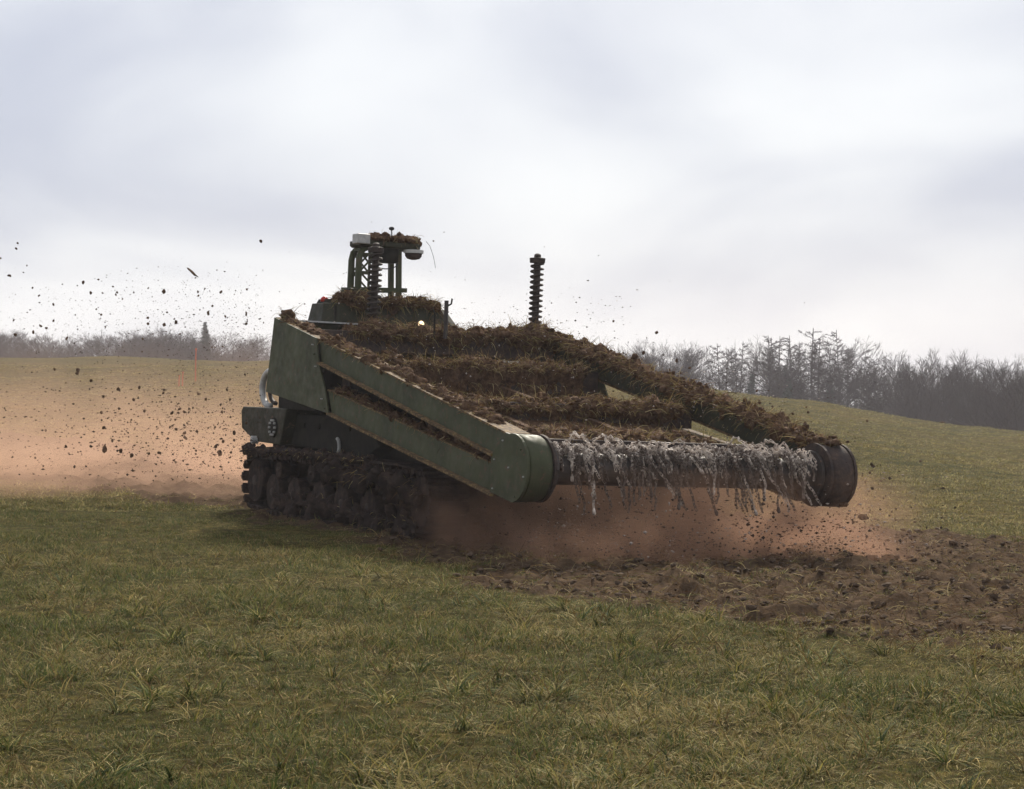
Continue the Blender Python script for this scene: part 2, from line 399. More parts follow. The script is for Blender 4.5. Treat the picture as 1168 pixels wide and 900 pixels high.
# cross members
def cross_beam(t0, t1, z0, z1, name='cross_beam', x0=0.271, x1=3.779, mat='steel_mud'):
    return MB().box(x0, x1, t0, t1, z0, z1).build(name, M[mat], veh, bevel=0.01)
MB().prism([(6.70, 2.555), (6.90, 1.66), (6.86, 1.66), (6.66, 2.555)], 0.271, 3.779).build('rear_cross_plate', M['green_dirty'], veh)
MB().box(0.29, 1.15, 6.62, 6.66, 2.545, 2.565).build('worn_edge_and_light_slit', M['pale'], veh)
cross_beam(6.05, 6.35, 2.18, 2.44)
cross_beam(4.80, 5.05, 1.72, 2.03)
cross_beam(2.50, 2.78, 1.36, 1.60)
cross_beam(0.75, 1.00, 1.02, 1.22)
for x_ in (1.2, 2.35):
    MB().bar((x_, 5.9, 2.16), (x_, 4.9, 1.95), 0.09, 0.10).build('frame_rib', M['soil'], veh)
    MB().bar((x_, 4.8, 1.75), (x_, 2.7, 1.42), 0.09, 0.10).build('frame_rib', M['soil'], veh)
    MB().bar((x_, 2.5, 1.40), (x_, 0.95, 1.12), 0.09, 0.10).build('frame_rib', M['soil'], veh)
MB().box(2.2, 3.3, 5.72, 5.76, 2.10, 2.145).build('worn_edge_and_light_slit', M['pale'], veh)  # added pale strip stands in for the bright slit of light between the beams
MB().prism([(2.5, 1.36), (0.9, 1.0), (0.9, 1.02), (2.5, 1.40)], 0.35, 3.25).build('hood_plate', M['soil'], veh)
MB().prism([(4.8, 1.56), (2.75, 1.24), (2.75, 1.26), (4.8, 1.60)], 0.35, 3.0).build('guard_plate', M['soil'], veh)

# hull
MB().prism([(2.3, 0.75), (2.9, 0.35), (8.0, 0.35), (8.35, 0.6), (8.35, 1.3), (4.0, 1.3)], 0.66, 3.39).build('hull', M['dark'], veh, bevel=0.02)
sp = MB().prism([(8.55, 1.40), (8.61, 1.34), (8.57, 1.10), (8.05, 0.935), (7.1, 0.92), (6.9, 1.40)], 0.28, 3.77).build('sponson', M['green_dirty'], veh, bevel=0.015)
MB().prism([(7.3, 0.93), (4.6, 0.86), (4.2, 1.0), (4.6, 1.30), (7.3, 1.34)], 0.44, 3.61).build('side_sponson', M['dark'], veh, bevel=0.015)  # dark material puts the shadow below the arm plate into the colour
MB().box(0.7, 3.35, 5.6, 8.3, 1.38, 2.05).build('engine_deck', M['dark'], veh, bevel=0.02)
ring = empty('bolted_flange', sp)
MB().lathe_x([(0.262, 0.0), (0.262, 0.13), (0.279, 0.135)], 7.33, 1.14, 24).build('flange_disc', M['dark'], ring)
for k in range(10):
    a = 2 * math.pi * k / 10
    bolt(ring, 0.25, 7.33 + 0.10 * math.cos(a), 1.14 + 0.10 * math.sin(a), 0.016, 'pale')
MB().lathe_x([(0.20, 0.03), (0.21, 0.055), (0.30, 0.055)], 7.98, 0.955, 14).build('tail_lamp', M['pale'], sp)
hk = [(0.40, 5.45 + 0.09 * math.cos(a), 0.95 + 0.11 * math.sin(a)) for a in [R(100 + 190 * k / 9) for k in range(10)]]
MB().tube(hk, 0.022, 8).build('tow_shackle', M['pale'], sp, smooth=True)
for t_ in (4.75, 5.1, 6.1, 6.6):
    MB().box(0.415, 0.441, t_, t_ + 0.22, 1.16, 1.22).build('hinge', M['dark'], sp)
hp = [(0.5, 8.10 + 0.30 * math.cos(a), 1.66 + 0.24 * math.sin(a)) for a in [R(125 - 220 * k / 14) for k in range(15)]]
MB().tube(hp, 0.045, 10).build('exhaust_hose', M['pale'], veh, smooth=True)
hp = [(0.58, 8.07 + 0.26 * math.cos(a), 1.66 + 0.20 * math.sin(a)) for a in [R(120 - 210 * k / 14) for k in range(15)]]
MB().tube(hp, 0.03, 10).build('hydraulic_hose', M['spring'], veh, smooth=True)
for x_ in (0.33, 3.55):
    MB().prism([(6.92, 1.60), (6.3, 1.53), (6.0, 1.39), (7.2, 1.39)], x_, x_ + 0.12).build('arm_bracket', M['dark'], veh)
    MB().tube([(x_ + 0.2, 7.0, 1.45), (x_ + 0.2, 5.2, 1.55)], 0.07, 12).build('lift_cylinder', M['dark'], veh, smooth=True)
    MB().tube([(x_ + 0.2, 5.2, 1.55), (x_ + 0.2, 4.3, 1.60)], 0.04, 10).build('cylinder_rod', M['spring'], veh, smooth=True)

# superstructure
def octa(x0, x1, t0, t1, z, c): return [(x0 + c, t0, z), (x1 - c, t0, z), (x1, t0 + c, z), (x1, t1 - c, z), (x1 - c, t1, z), (x0 + c, t1, z), (x0, t1 - c, z), (x0, t0 + c, z)]
ss = MB().loft([octa(0.82, 3.0, 6.98, 7.9, 2.05, 0.18), octa(0.82, 3.0, 6.98, 7.9, 2.45, 0.18), octa(0.90, 2.72, 7.12, 7.85, 2.84, 0.16)]).build('armoured_cab', M['green_dirty'], veh, bevel=0.012)
MB().loft([octa(0.95, 2.66, 7.17, 7.8, 2.841, 0.14), octa(0.97, 2.64, 7.2, 7.77, 2.90, 0.14)]).build('roof_hatch', M['dark'], ss)
MB().box(2.13, 2.22, 7.18, 7.30, 2.9, 3.0).build('vision_block', M['dark'], ss)
for x_ in (1.0, 1.45, 1.9, 2.4): MB().bar((x_, 6.972, 2.10), (x_, 7.115, 2.82), 0.03, 0.02).build('plate_rib', M['dark'], ss)
bc = empty('beacon', veh)
MB().lathe_z([(2.80, 0.06), (2.86, 0.06)], 0.98, 7.45, 12).build('beacon_base', M['black'], bc)
MB().lathe_z([(2.861, 0.055), (2.91, 0.05), (2.935, 0.02)], 0.98, 7.45, 12).build('beacon_lens', M['red'], bc, smooth=True)
hl = empty('headlight', veh)
n = 16
rg = lambda t_, r: [(2.16 + r * math.cos(2 * math.pi * k / n), t_, 2.61 + r * math.sin(2 * math.pi * k / n)) for k in range(n)]
MB().loft([rg(6.98, 0.04), rg(6.9, 0.06), rg(6.86, 0.065)]).build('lamp_housing', M['black'], hl)
MB().loft([rg(6.858, 0.045), rg(6.845, 0.04), rg(6.835, 0.018)]).build('lamp_lens', M['lamp'], hl)
MB().tube([(2.07, 5.9, 2.4), (2.07, 5.9, 2.9)], 0.028, 8).build('marker_post', M['drum'], veh)
MB().tube([(2.07, 5.9, 2.82), (2.14, 5.9, 2.86), (2.15, 5.9, 2.93)], 0.012, 6).build('marker_bracket', M['dark'], veh)
MB().tube([(1.93, 5.95, 2.4), (1.93, 5.95, 2.72), (1.90, 5.95, 2.78)], 0.012, 6).build('whip_aerial', M['dark'], veh)

# spring columns
COL1, COL2 = (1.34, 3.61), (3.77, 3.63)
def spring_column(x_, t_, ztop, label):
    p = empty('spring_column', veh); p['label'] = label
    z0 = 2.15
    MB().lathe_z([(z0, 0.14), (z0 + 0.06, 0.14), (z0 + 0.07, 0.10), (z0 + 0.14, 0.10)], x_, t_, 18).build('base_socket', M['green_dirty'], p)
    MB().lathe_z([(z0 + 0.1, 0.048), (ztop - 0.06, 0.048)], x_, t_, 14).build('rod', M['spring'], p, smooth=True)
    pts = []; turns = 17; zz = z0 + 0.14; hh = ztop - 0.10 - zz
    for k in range(turns * 14 + 1):
        a = 2 * math.pi * k / 14; pts.append((x_ + 0.082 * math.cos(a), t_ + 0.082 * math.sin(a), zz + hh * k / (turns * 14)))
    MB().tube(pts, 0.0155, 6).build('coil', M['spring'], p, smooth=True)
    MB().lathe_z([(ztop - 0.10, 0.07), (ztop - 0.095, 0.105), (ztop - 0.03, 0.11), (ztop - 0.02, 0.05), (ztop + 0.02, 0.045), (ztop + 0.035, 0.02)], x_, t_, 14).build('top_cap', M['spring'], p)
spring_column(COL1[0], 6.6, COL1[1], 'spring column in front of the camera mast')
spring_column(COL2[0], 6.6, COL2[1], 'spring column standing alone against the sky')
for x_ in (COL1[0], COL2[0]):
    MB().bar((x_, 6.64, 2.10), (x_, 6.2, 2.20), 0.16, 0.10).build('column_mount', M['green_dirty'], veh)

# camera mast
ms = empty('camera_mast', veh)
T0 = 7.6
def mbar(name, p, q, w_=0.05, h_=0.05, mat='green'): return MB().bar((p[0], T0 + p[2] if len(p) > 2 else T0, p[1]), (q[0], T0 + q[2] if len(q) > 2 else T0, q[1]), w_, h_).build(name, M[mat], ms)
for d in (0.0, 0.26):
    MB().tube([(1.53, T0 + d, 2.88), (1.53, T0 + d, 3.48), (1.55, T0 + d, 3.58), (1.62, T0 + d, 3.645), (1.75, T0 + d, 3.66)], [0.05, 0.045, 0.042, 0.04, 0.04], 8).build('leg', G, ms)
    mbar('leg', (2.15, 2.88, d), (2.12, 3.68, d), 0.065, 0.065)
    mbar('cross_rail', (1.40, 3.065, d), (2.26, 3.095, d), 0.05, 0.06)
    mbar('lower_rail', (1.5, 2.93, d), (2.2, 2.95, d), 0.04, 0.05)
    mbar('brace_post', (1.80, 3.06, d), (1.80, 3.66, d), 0.03, 0.03)
    mbar('brace', (1.56, 3.33, d), (1.80, 3.60, d), 0.022, 0.022); mbar('brace', (1.56, 3.58, d + 0.03), (1.80, 3.33, d + 0.03), 0.022, 0.022)
    mbar('brace', (1.56, 3.30, d), (1.80, 3.08, d), 0.022, 0.022); mbar('rung', (1.56, 3.31, d), (1.80, 3.31, d), 0.03, 0.03); mbar('rung', (1.56, 3.56, d), (1.80, 3.565, d), 0.03, 0.03)
for x_, z_ in ((1.53, 3.07), (2.14, 3.08), (1.56, 3.62), (2.13, 3.64)):
    mbar('side_rail', (x_, z_, 0.0), (x_, z_, 0.26), 0.04, 0.04)
MB().box(1.38, 1.60, T0 - 0.06, T0 + 0.2, 3.00, 3.075).build('junction_box', M['green_dirty'], ms, bevel=0.01)
rf = MB().loft([octa(1.54, 2.41, T0 - 0.10, T0 + 0.38, 3.655, 0.08), octa(1.52, 2.43, T0 - 0.12, T0 + 0.40, 3.68, 0.08), octa(1.52, 2.43, T0 - 0.12, T0 + 0.40, 3.74, 0.08)]).build('roof_plate', M['green_dirty'], ms)
MB().box(1.44, 1.63, T0 - 0.14, T0 + 0.06, 3.69, 3.825).build('sensor_box', M['pale'], ms, bevel=0.012)
MB().lathe_z([(3.46, 0.12), (3.47, 0.15), (3.66, 0.155)], 1.98, T0 + 0.05, 18).build('camera_drum', M['dark'], ms, smooth=True)
MB().tube([(1.9 + 0.19 * math.cos(a), T0 - 0.05, 3.46 + 0.09 * math.sin(a)) for a in [R(180 + 18 * k) for k in range(11)]], 0.008, 6).build('cable_loop', M['black'], ms)
lh = MB().lathe_z([(3.61, 0.14), (3.655, 0.14)], 2.31, T0 - 0.08, 18).build('lamp_ring', M['white'], ms)
MB().lathe_z([(3.52, 0.03), (3.535, 0.09), (3.57, 0.115), (3.609, 0.12)], 2.31, T0 - 0.08, 18).build('lamp_dome', M['steel_mud'], ms, smooth=True)
MB().tube([(2.0, T0, 3.74), (2.0, T0, 3.92)], 0.008, 6).build('aerial_rod', M['dark'], ms)
MB().lathe_z([(3.91, 0.012), (3.92, 0.035), (3.945, 0.04), (3.96, 0.02)], 2.0, T0, 10).build('aerial_knob', M['black'], ms, smooth=True)
MB().tube([(2.44, T0 - 0.2, 3.78), (2.50, T0 - 0.2, 3.72), (2.56, T0 - 0.2, 3.58), (2.60, T0 - 0.2, 3.42)], 0.004, 4).build('loose_wire', M['black'], ms)

# tracks and running gear
WH = [(7.05, 0.30), (6.30, 0.28), (5.47, 0.28), (4.73, 0.28), (3.93, 0.28), (3.15, 0.28)]
SPK, IDL = (7.72, 0.42, 0.345), (2.45, 0.44, 0.33)
def track_path():
    pts = []
    for k in range(25):                                       # sprocket (rear): bottom -> top
        a = R(-78 + 168 * k / 24); pts.append((SPK[0] + SPK[2] * math.cos(a), SPK[1] + SPK[2] * math.sin(a)))
    for k in range(1, 24):
        u = k / 24; pts.append((7.72 + (2.45 - 7.72) * u, 0.765 - 0.02 * math.sin(u * 4 * math.pi) ** 2 + 0.005 * u))
    for k in range(25):
        a = R(90 + 165 * k / 24); pts.append((IDL[0] + IDL[2] * math.cos(a), IDL[1] + IDL[2] * math.sin(a)))
    pts.append((3.1, 0.025)); pts.append((7.05, 0.03))
    return pts
TP = track_path()
seg = [0.0]
for i in range(len(TP)):
    a, b = TP[i], TP[(i + 1) % len(TP)]; seg.append(seg[-1] + math.hypot(b[0] - a[0], b[1] - a[1]))
shoe_n = 74
def along(d):
    d %= seg[-1]; i = max(k for k in range(len(seg) - 1) if seg[k] <= d)
    a, b = TP[i], TP[(i + 1) % len(TP)]; u = (d - seg[i]) / max(1e-6, seg[i + 1] - seg[i])
    return a[0] + (b[0] - a[0]) * u, a[1] + (b[1] - a[1]) * u, math.atan2(b[1] - a[1], b[0] - a[0])
shoe_mb = MB(); shoe_mb.box(-0.235, 0.235, -0.068, 0.068, -0.02, 0.016)
shoe_mb.box(-0.22, 0.22, -0.02, 0.02, -0.048, -0.019); shoe_mb.box(-0.03, 0.03, -0.03, 0.03, 0.0161, 0.075)
shoe_mb.box(-0.252, -0.2351, -0.045, 0.045, -0.025, 0.022); shoe_mb.box(0.2351, 0.252, -0.045, 0.045, -0.025, 0.022)
shoe_me = shoe_mb.mesh('track_shoe', M['track_mud'])
wheel_me = MB().lathe_x([(-0.19, 0.15), (-0.19, 0.255), (-0.17, 0.265), (-0.06, 0.265), (-0.055, 0.16), (0.055, 0.16), (0.06, 0.265), (0.17, 0.265), (0.19, 0.255), (0.19, 0.15)], 0, 0, 24).mesh('tyre', M['track_mud'])
disc_me = MB().lathe_x([(-0.165, 0.06), (-0.150, 0.149), (0.150, 0.149), (0.165, 0.06)], 0, 0, 20).mesh('rim', M['steel_mud'])
hub_mb = MB().lathe_x([(-0.215, 0.035), (-0.205, 0.06), (-0.16, 0.07), (0.16, 0.07), (0.205, 0.06)], 0, 0, 14)
hub_me = hub_mb.mesh('hub', M['steel_mud'])
nut_me = MB()
for k in range(8):
    a = 2 * math.pi * k / 8; nut_me.lathe_x([(-0.185, 0.012), (-0.155, 0.014)], 0.1 * math.cos(a), 0.1 * math.sin(a), 6)
nut_me = nut_me.mesh('wheel_nuts', M['drum'])
def wheel(parent, name, x_, t_, z_, sc_):
    wv = empty(name, parent, (x_, t_, z_)); wv.scale = (1, sc_, sc_)
    for nm, mm in (('tyre', wheel_me), ('rim', disc_me), ('hub', hub_me), ('wheel_nut_ring', nut_me)): new_obj(nm, mm, wv)
    return wv
for xc in (0.38, 3.67):
    tr = empty('track', veh)
    for k in range(shoe_n):
        t_, z_, a = along(seg[-1] * k / shoe_n)
        o = new_obj('track_shoe', shoe_me, tr); o.location = (xc, t_, z_); o.rotation_euler = (a, 0, 0)
    for t_, z_ in WH: wheel(veh, 'road_wheel', xc, t_, z_, 0.9)
    for t_ in (6.87, 5.75, 4.73, 4.0): wheel(veh, 'return_roller', xc, t_, 0.60, 0.42)
    sk = wheel(veh, 'drive_sprocket', xc, SPK[0], SPK[1], 1.12); wheel(veh, 'idler_wheel', xc, IDL[0], IDL[1], 1.08)
    mg = MB().prism([(8.15, 0.80), (7.9, 0.835), (3.0, 0.845), (2.4, 0.80), (2.4, 0.785), (3.0, 0.82), (7.9, 0.812), (8.15, 0.78)], xc - 0.27, xc + 0.28).build('mudguard', M['track_mud'], veh)

# drum
DT, DZ, DR = -0.10, 0.93, 0.165
dr = empty('flail_drum', veh)
MB().lathe_x([(0.34, 0.10), (0.36, DR + 0.10), (0.40, DR + 0.10), (0.401, DR), (3.649, DR), (3.65, DR + 0.10), (3.69, DR + 0.10), (3.71, 0.10)], DT, DZ, 32).build('drum_tube', M['drum'], dr, smooth=False)
ln = 0.05
def link_at(mb, p, d, side, wdt=0.0115, wire=0.0055):
    """one elongated ring: axis d, opening towards side"""
    d = d.normalized(); sd = (side - d * side.dot(d)).normalized(); nn = d.cross(sd)
    h = ln * 0.36; pts = []
    for k in range(8):
        a = 2 * math.pi * k / 8 + math.pi / 8
        pts.append(p + d * (h * (1 if math.cos(a) > 0 else -1) + math.cos(a) * wdt * 0.7) + sd * (math.sin(a) * wdt))
    vs = []; fs = []
    for k in range(8):
        ctr = p; out = (pts[k] - p).normalized()
        for j in range(4):
            b = 2 * math.pi * j / 4 + 0.78
            vs.append(pts[k] + out * (wire * math.cos(b)) + nn * (wire * math.sin(b)))
    for k in range(8):
        for j in range(4):
            fs.append((k * 4 + j, k * 4 + (j + 1) % 4, ((k + 1) % 8) * 4 + (j + 1) % 4, ((k + 1) % 8) * 4 + j))
    mb.add(vs, fs)
def chain(x_, a0, lay, drop, drift, kick, seed, dark=False):
    """lies over the drum top from angle a0 and hangs off the front"""
    r_ = random.Random(seed); pts = []; rr = DR + 0.03
    steps = 14
    for k in range(steps + 1):
        u = k / steps; a = a0 + (lay - a0) * u
        rad = rr + 0.05 * r_.random() + kick * math.sin(u * math.pi)
        pts.append(Vector((x_ + drift * 0.55 * u + 0.018 * r_.uniform(-1, 1), DT - rad * math.cos(a), DZ + rad * math.sin(a))))
    p = pts[-1].copy(); x1 = p.x; sl = r_.uniform(0.15, 0.55)
    for k in range(max(2, int(drop / 0.05))):
        p = p + Vector((drift * 0.11 + r_.uniform(-0.018, 0.022), -0.012 * sl + r_.uniform(-0.012, 0.012), -0.046 - r_.uniform(0, 0.008)))
        pts.append(p.copy())
    mb = MB(); acc = 0.0; i = 0; flip = 0
    L = [0.0]
    for a, b in zip(pts, pts[1:]): L.append(L[-1] + (b - a).length)
    d = 0.0
    while d < L[-1]:
        while L[i + 1] < d: i += 1
        u = (d - L[i]) / max(1e-6, L[i + 1] - L[i]); q = pts[i].lerp(pts[i + 1], u); dd = pts[i + 1] - pts[i]
        side = Vector((1, 0.4, 0)) if flip % 2 else Vector((0.2, -0.6, 0.8))
        link_at(mb, q, dd, side); flip += 1; d += ln * 0.78
    e = pts[-1]; dd = (pts[-1] - pts[-2]).normalized()
    if r_.random() < 0.18:   # hammer head
        mb.tube([e, e + dd * 0.02, e + dd * 0.055, e + dd * 0.07], [0.010, 0.018, 0.02, 0.012], 7)
    mb.build('chain', M['chain_dark' if dark else 'chain'], dr)
seed = 100
for b in range(13):
    xb = 0.38 + (3.42 - 0.38) * b / 12
    for k in range(9):
        seed += 1; q = random.Random(seed)
        long_ = q.random() < 0.09
        chain(xb + q.uniform(-0.09, 0.11), R(q.uniform(95, 150)), R(q.uniform(25, 62)), q.uniform(0.32, 0.55) if long_ else q.uniform(0.05, 0.26), q.uniform(-0.04, 0.36), q.uniform(0, 0.04), seed, q.random() < 0.22)
for k in range(46):     # muddy chains hanging lower
    seed += 1; q = random.Random(seed)
    chain(q.uniform(0.45, 3.5), R(q.uniform(60, 90)), R(q.uniform(-10, 20)), q.uniform(0.15, 0.5), q.uniform(-0.06, 0.14), 0.0, seed, True)
for k in range(18):     # chains thrown up and back
    seed += 1; q = random.Random(seed)
    chain(q.uniform(0.6, 3.3), R(q.uniform(120, 165)), R(q.uniform(60, 80)), 0.02, q.uniform(0.15, 0.4), q.uniform(0.06, 0.16), seed)

# ------------------------------------------------------------------ torn turf riding on the machine
STRAW = [(0.30, 0.21, 0.085), (0.23, 0.145, 0.06), (0.17, 0.095, 0.045), (0.12, 0.066, 0.034), (0.20, 0.17, 0.055), (0.46, 0.36, 0.18), (0.09, 0.05, 0.03)]
def strand(mb, p, d, ln_, w_, r_, col, droop=0.6):
    p = Vector(p); d = Vector(d).normalized(); seg_ = 4; pts = [p.copy()]
    curl = Vector((r_.uniform(-1, 1), r_.uniform(-1, 1), r_.uniform(-0.3, 0.3)))
    for k in range(seg_):
        d = (d + Vector((0, 0, -droop * (k + 1) / seg_ * r_.uniform(0.3, 1.3))) + curl * 0.28).normalized()
        pts.append(pts[-1] + d * ln_ / seg_)
    sd = d.cross(Vector((r_.uniform(-1, 1), r_.uniform(-1, 1), 0.4)))
    if sd.length < 1e-3: sd = Vector((1, 0, 0))
    sd.normalize(); vs = []
    for k, q in enumerate(pts):
        ww = w_ * (1 - 0.75 * k / seg_) / 2; vs += [q - sd * ww, q + sd * ww]
    mb.add(vs, [(2 * k, 2 * k + 1, 2 * k + 3, 2 * k + 2) for k in range(seg_)], 1, col)
def turf(name, label, path, up, out, hang, n_str, seed, step=0.03, amp=1.0, str_len=(0.05, 0.22), mat='soil'):
    """lumpy soil roll along path; up/out: half height and half depth; hang: curtain length below"""
    r_ = random.Random(seed); P = [Vector(p) for p in path]; L = [0.0]
    for a, b in zip(P, P[1:]): L.append(L[-1] + (b - a).length)
    n_str = int(n_str * 0.85); n_ = int(L[-1] / step); m_ = 20; mb = MB(); rings = []; fr = []
    for i in range(n_ + 1):
        d = L[-1] * i / n_; k = max(j for j in range(len(L) - 1) if L[j] <= d + 1e-9)
        u = (d - L[k]) / (L[k + 1] - L[k]); c = P[k].lerp(P[k + 1], u); ax = (P[k + 1] - P[k]).normalized()
        sd = ax.cross(Vector((0, 0, 1))).normalized(); upv = sd.cross(ax)
        if sd.y > 0: sd = -sd                          # sd faces the front (-t)
        taper = min(1.0, d / 0.15 + 0.35, (L[-1] - d) / 0.15 + 0.35)
        swell = (1 + 0.42 * amp * mnoise.noise(Vector((d * 1.3, seed, 0)))) * taper
        hg = hang * (0.65 + 0.7 * (0.5 + 0.5 * mnoise.noise(Vector((d * 2.1, seed + 5, 1)))))
        ring = []
        for j in range(m_):
            a = 2 * math.pi * j / m_; ca, sa = math.cos(a), math.sin(a)
            y_ = out * ca * swell; z_ = up * sa * swell
            if sa < 0: z_ = -(up * 0.7 + hg) * (-sa) ** 0.8 * swell; y_ *= (1 - 0.45 * (-sa))
            q = c + sd * y_ + upv * z_
            nz = mnoise.fractal(q * 7 + Vector((seed, 0, 0)), 0.9, 2.0, 4)
            n2 = mnoise.noise(q * 26 + Vector((0, seed, 0)))
            q += (sd * ca + upv * sa) * (nz * 0.095 + n2 * 0.035) * amp
            ring.append(tuple(q))
        rings.append(ring)
    mb.loft(rings, 0)
    mb.c = [(0.08, 0.05, 0.03)] * len(mb.v)
    for i in range(n_str):
        ri = r_.randrange(1, n_); j = r_.choice([0, 1, 2, 3, 4, 5, 6, 7, 8, 1, 3, 5, 2, 4, 19, 18, 17, 0]) if r_.random() < 0.9 else r_.randrange(m_)
        p = Vector(rings[ri][j]); cc = sum((Vector(x) for x in rings[ri]), Vector()) / m_
        d = (p - cc).normalized() + Vector((r_.uniform(-1, 1), r_.uniform(-1, 1), r_.uniform(-0.6, 0.5))) * 0.9
        col = r_.choice(STRAW); f = r_.uniform(0.6, 1.25)
        strand(mb, p - d * 0.015, d, r_.uniform(*str_len), r_.uniform(0.005, 0.012), r_, tuple(x * f for x in col), r_.choice([0.5, 0.9, 0.2]))
    for i in range(n_str // 4):                      # small clods
        ri = r_.randrange(1, n_); j = r_.randrange(0, 11); p = Vector(rings[ri][j]); s_ = 0.012 + 0.05 * r_.random() ** 2.5
        lump(mb, p, s_, r_, 0, (0.08, 0.05, 0.03), 0.9)
    me_ = mb.mesh(name, [M[mat], M['strand']], True)
    o = new_obj(name, me_); o.matrix_world = VM
    return tag(o, label, 'turf', kind='stuff')
def armz(t_): return 1.277 + (2.585 - 1.277) * (t_ - 0.07) / 6.68
turf('torn_turf', 'thick roll of torn turf on the topmost cross beam', [(0.75, 6.25, 2.40), (2.0, 6.2, 2.42), (3.9, 6.2, 2.47)], 0.12, 0.24, 0.10, 2600, 11)
turf('torn_turf', 'curtain of turf and roots hanging from the second cross beam', [(0.35, 4.85, 1.97), (1.9, 4.88, 1.99), (3.62, 4.9, 2.00)], 0.10, 0.17, 0.34, 2600, 12)
turf('torn_turf', 'turf heaped on the third cross beam above the flail', [(0.32, 2.65, 1.52), (2.0, 2.62, 1.53), (3.75, 2.62, 1.56)], 0.10, 0.20, 0.12, 2600, 13)
turf('torn_turf', 'brown turf curtain just above the spinning flail drum', [(0.32, 1.2, 1.17), (2.0, 1.15, 1.18), (3.2, 1.15, 1.16)], 0.08, 0.28, 0.08, 2200, 14)
turf('torn_turf', 'turf caked along the top of the far arm', [(3.92, 6.3, armz(6.3) - 0.02), (3.92, 3.2, armz(3.2) - 0.03), (3.92, 0.0, armz(0.0) - 0.04)], 0.10, 0.15, 0.08, 3000, 15)
turf('torn_turf', 'thin line of turf along the top edge of the near arm', [(0.16, 6.6, armz(6.6) + 0.0), (0.17, 3.5, armz(3.5)), (0.19, 0.5, armz(0.5))], 0.025, 0.09, 0.0, 1900, 16, str_len=(0.04, 0.13))
turf('torn_turf', 'turf ridge along the armoured cab roof edge', [(1.05, 7.35, 2.88), (1.2, 7.18, 2.9), (1.85, 7.14, 2.88), (2.60, 7.18, 2.88)], 0.06, 0.12, 0.06, 1300, 18)
turf('torn_turf', 'turf mound on the roof plate of the mast', [(1.62, 7.72, 3.76), (2.0, 7.72, 3.79), (2.46, 7.70, 3.75)], 0.06, 0.24, 0.015, 420, 19, str_len=(0.04, 0.14))
turf('torn_turf', 'dirt and stems lying in the slot of the near arm', [(0.13, 4.8, 1.665), (0.13, 2.6, 1.32), (0.13, 0.5, 0.99)], 0.018, 0.06, 0.0, 500, 20, str_len=(0.04, 0.16))
turf('torn_turf', 'mud and roots caked over the front of the near track', [(0.14, 5.3, 0.80), (0.13, 4.2, 0.72), (0.12, 3.3, 0.64), (0.10, 2.3, 0.50)], 0.05, 0.05, 0.10, 450, 21, amp=2.0, mat='track_mud')
turf('torn_turf', 'mud crust between the near road wheels', [(0.20, 6.9, 0.22), (0.18, 5.0, 0.20), (0.16, 2.5, 0.18)], 0.07, 0.03, 0.06, 200, 26, amp=1.8, str_len=(0.04, 0.12), mat='track_mud')
turf('torn_turf', 'shredded turf spread over the hood plate behind the drum', [(0.34, 1.9, 1.245), (1.8, 1.85, 1.25), (3.2, 1.85, 1.24)], 0.05, 0.55, 0.02, 1800, 27)
turf('torn_turf', 'crumbled soil on the guard plate below the second beam', [(0.34, 3.8, 1.41), (1.8, 3.8, 1.42), (3.0, 3.8, 1.41)], 0.05, 0.75, 0.02, 1200, 28)
turf('torn_turf', 'dirt smeared over the top of the far drum housing', [(3.76, -0.02, 1.275), (3.92, -0.04, 1.285), (4.04, -0.03, 1.27)], 0.05, 0.26, 0.08, 250, 29, str_len=(0.04, 0.1))
turf('torn_turf', 'turf lump beside the base of the lone spring column', [(3.5, 6.55, 2.52), (3.72, 6.5, 2.58), (3.92, 6.5, 2.54)], 0.07, 0.13, 0.03, 200, 22)
turf('torn_turf', 'small clod on the rear corner of the near arm', [(0.05, 6.62, 2.58), (0.10, 6.6, 2.63), (0.2, 6.58, 2.58)], 0.06, 0.08, 0.0, 60, 23)
turf('torn_turf', 'dirt crust along the near mudguard', [(0.14, 8.0, 0.835), (0.14, 5.5, 0.85), (0.14, 3.6, 0.85)], 0.02, 0.05, 0.03, 400, 24, str_len=(0.03, 0.09), mat='track_mud')

# ------------------------------------------------------------------ marker poles behind on the left
def at(px, py, D): return Vector(((px - 584) / FPX * D, D, CAM_H + (413 - py) / FPX * D))
for px, top, bot, lab in ((223, 397, 436, 'tall orange marker pole, nearest the machine'), (208, 424, 441, 'short orange marker pole, between the other two'), (204, 428, 441, 'short orange marker pole, leftmost of the three')):
    D = 40.0
    while 413 + (CAM_H - ground_z((px - 584) / FPX * D, D)) * FPX / D > bot: D += 0.5
    x = (px - 584) / FPX * D; gz = ground_z(x, D); hh = CAM_H + (413 - top) / FPX * D - gz
    pole = empty('marker_pole', None, (x, D, gz)); tag(pole, lab, 'pole', 'orange marker poles in the field')
    MB().tube([(0, 0, -0.05), (0.01, 0, hh * 0.6), (0.03, 0, hh)], [0.035, 0.032, 0.028], 8).build('shaft', M['orange'], pole)
    MB().lathe_z([(hh * 0.93, 0.05), (hh * 0.99, 0.05)], 0.028, 0, 8).build('top_band', M['orange'], pole)

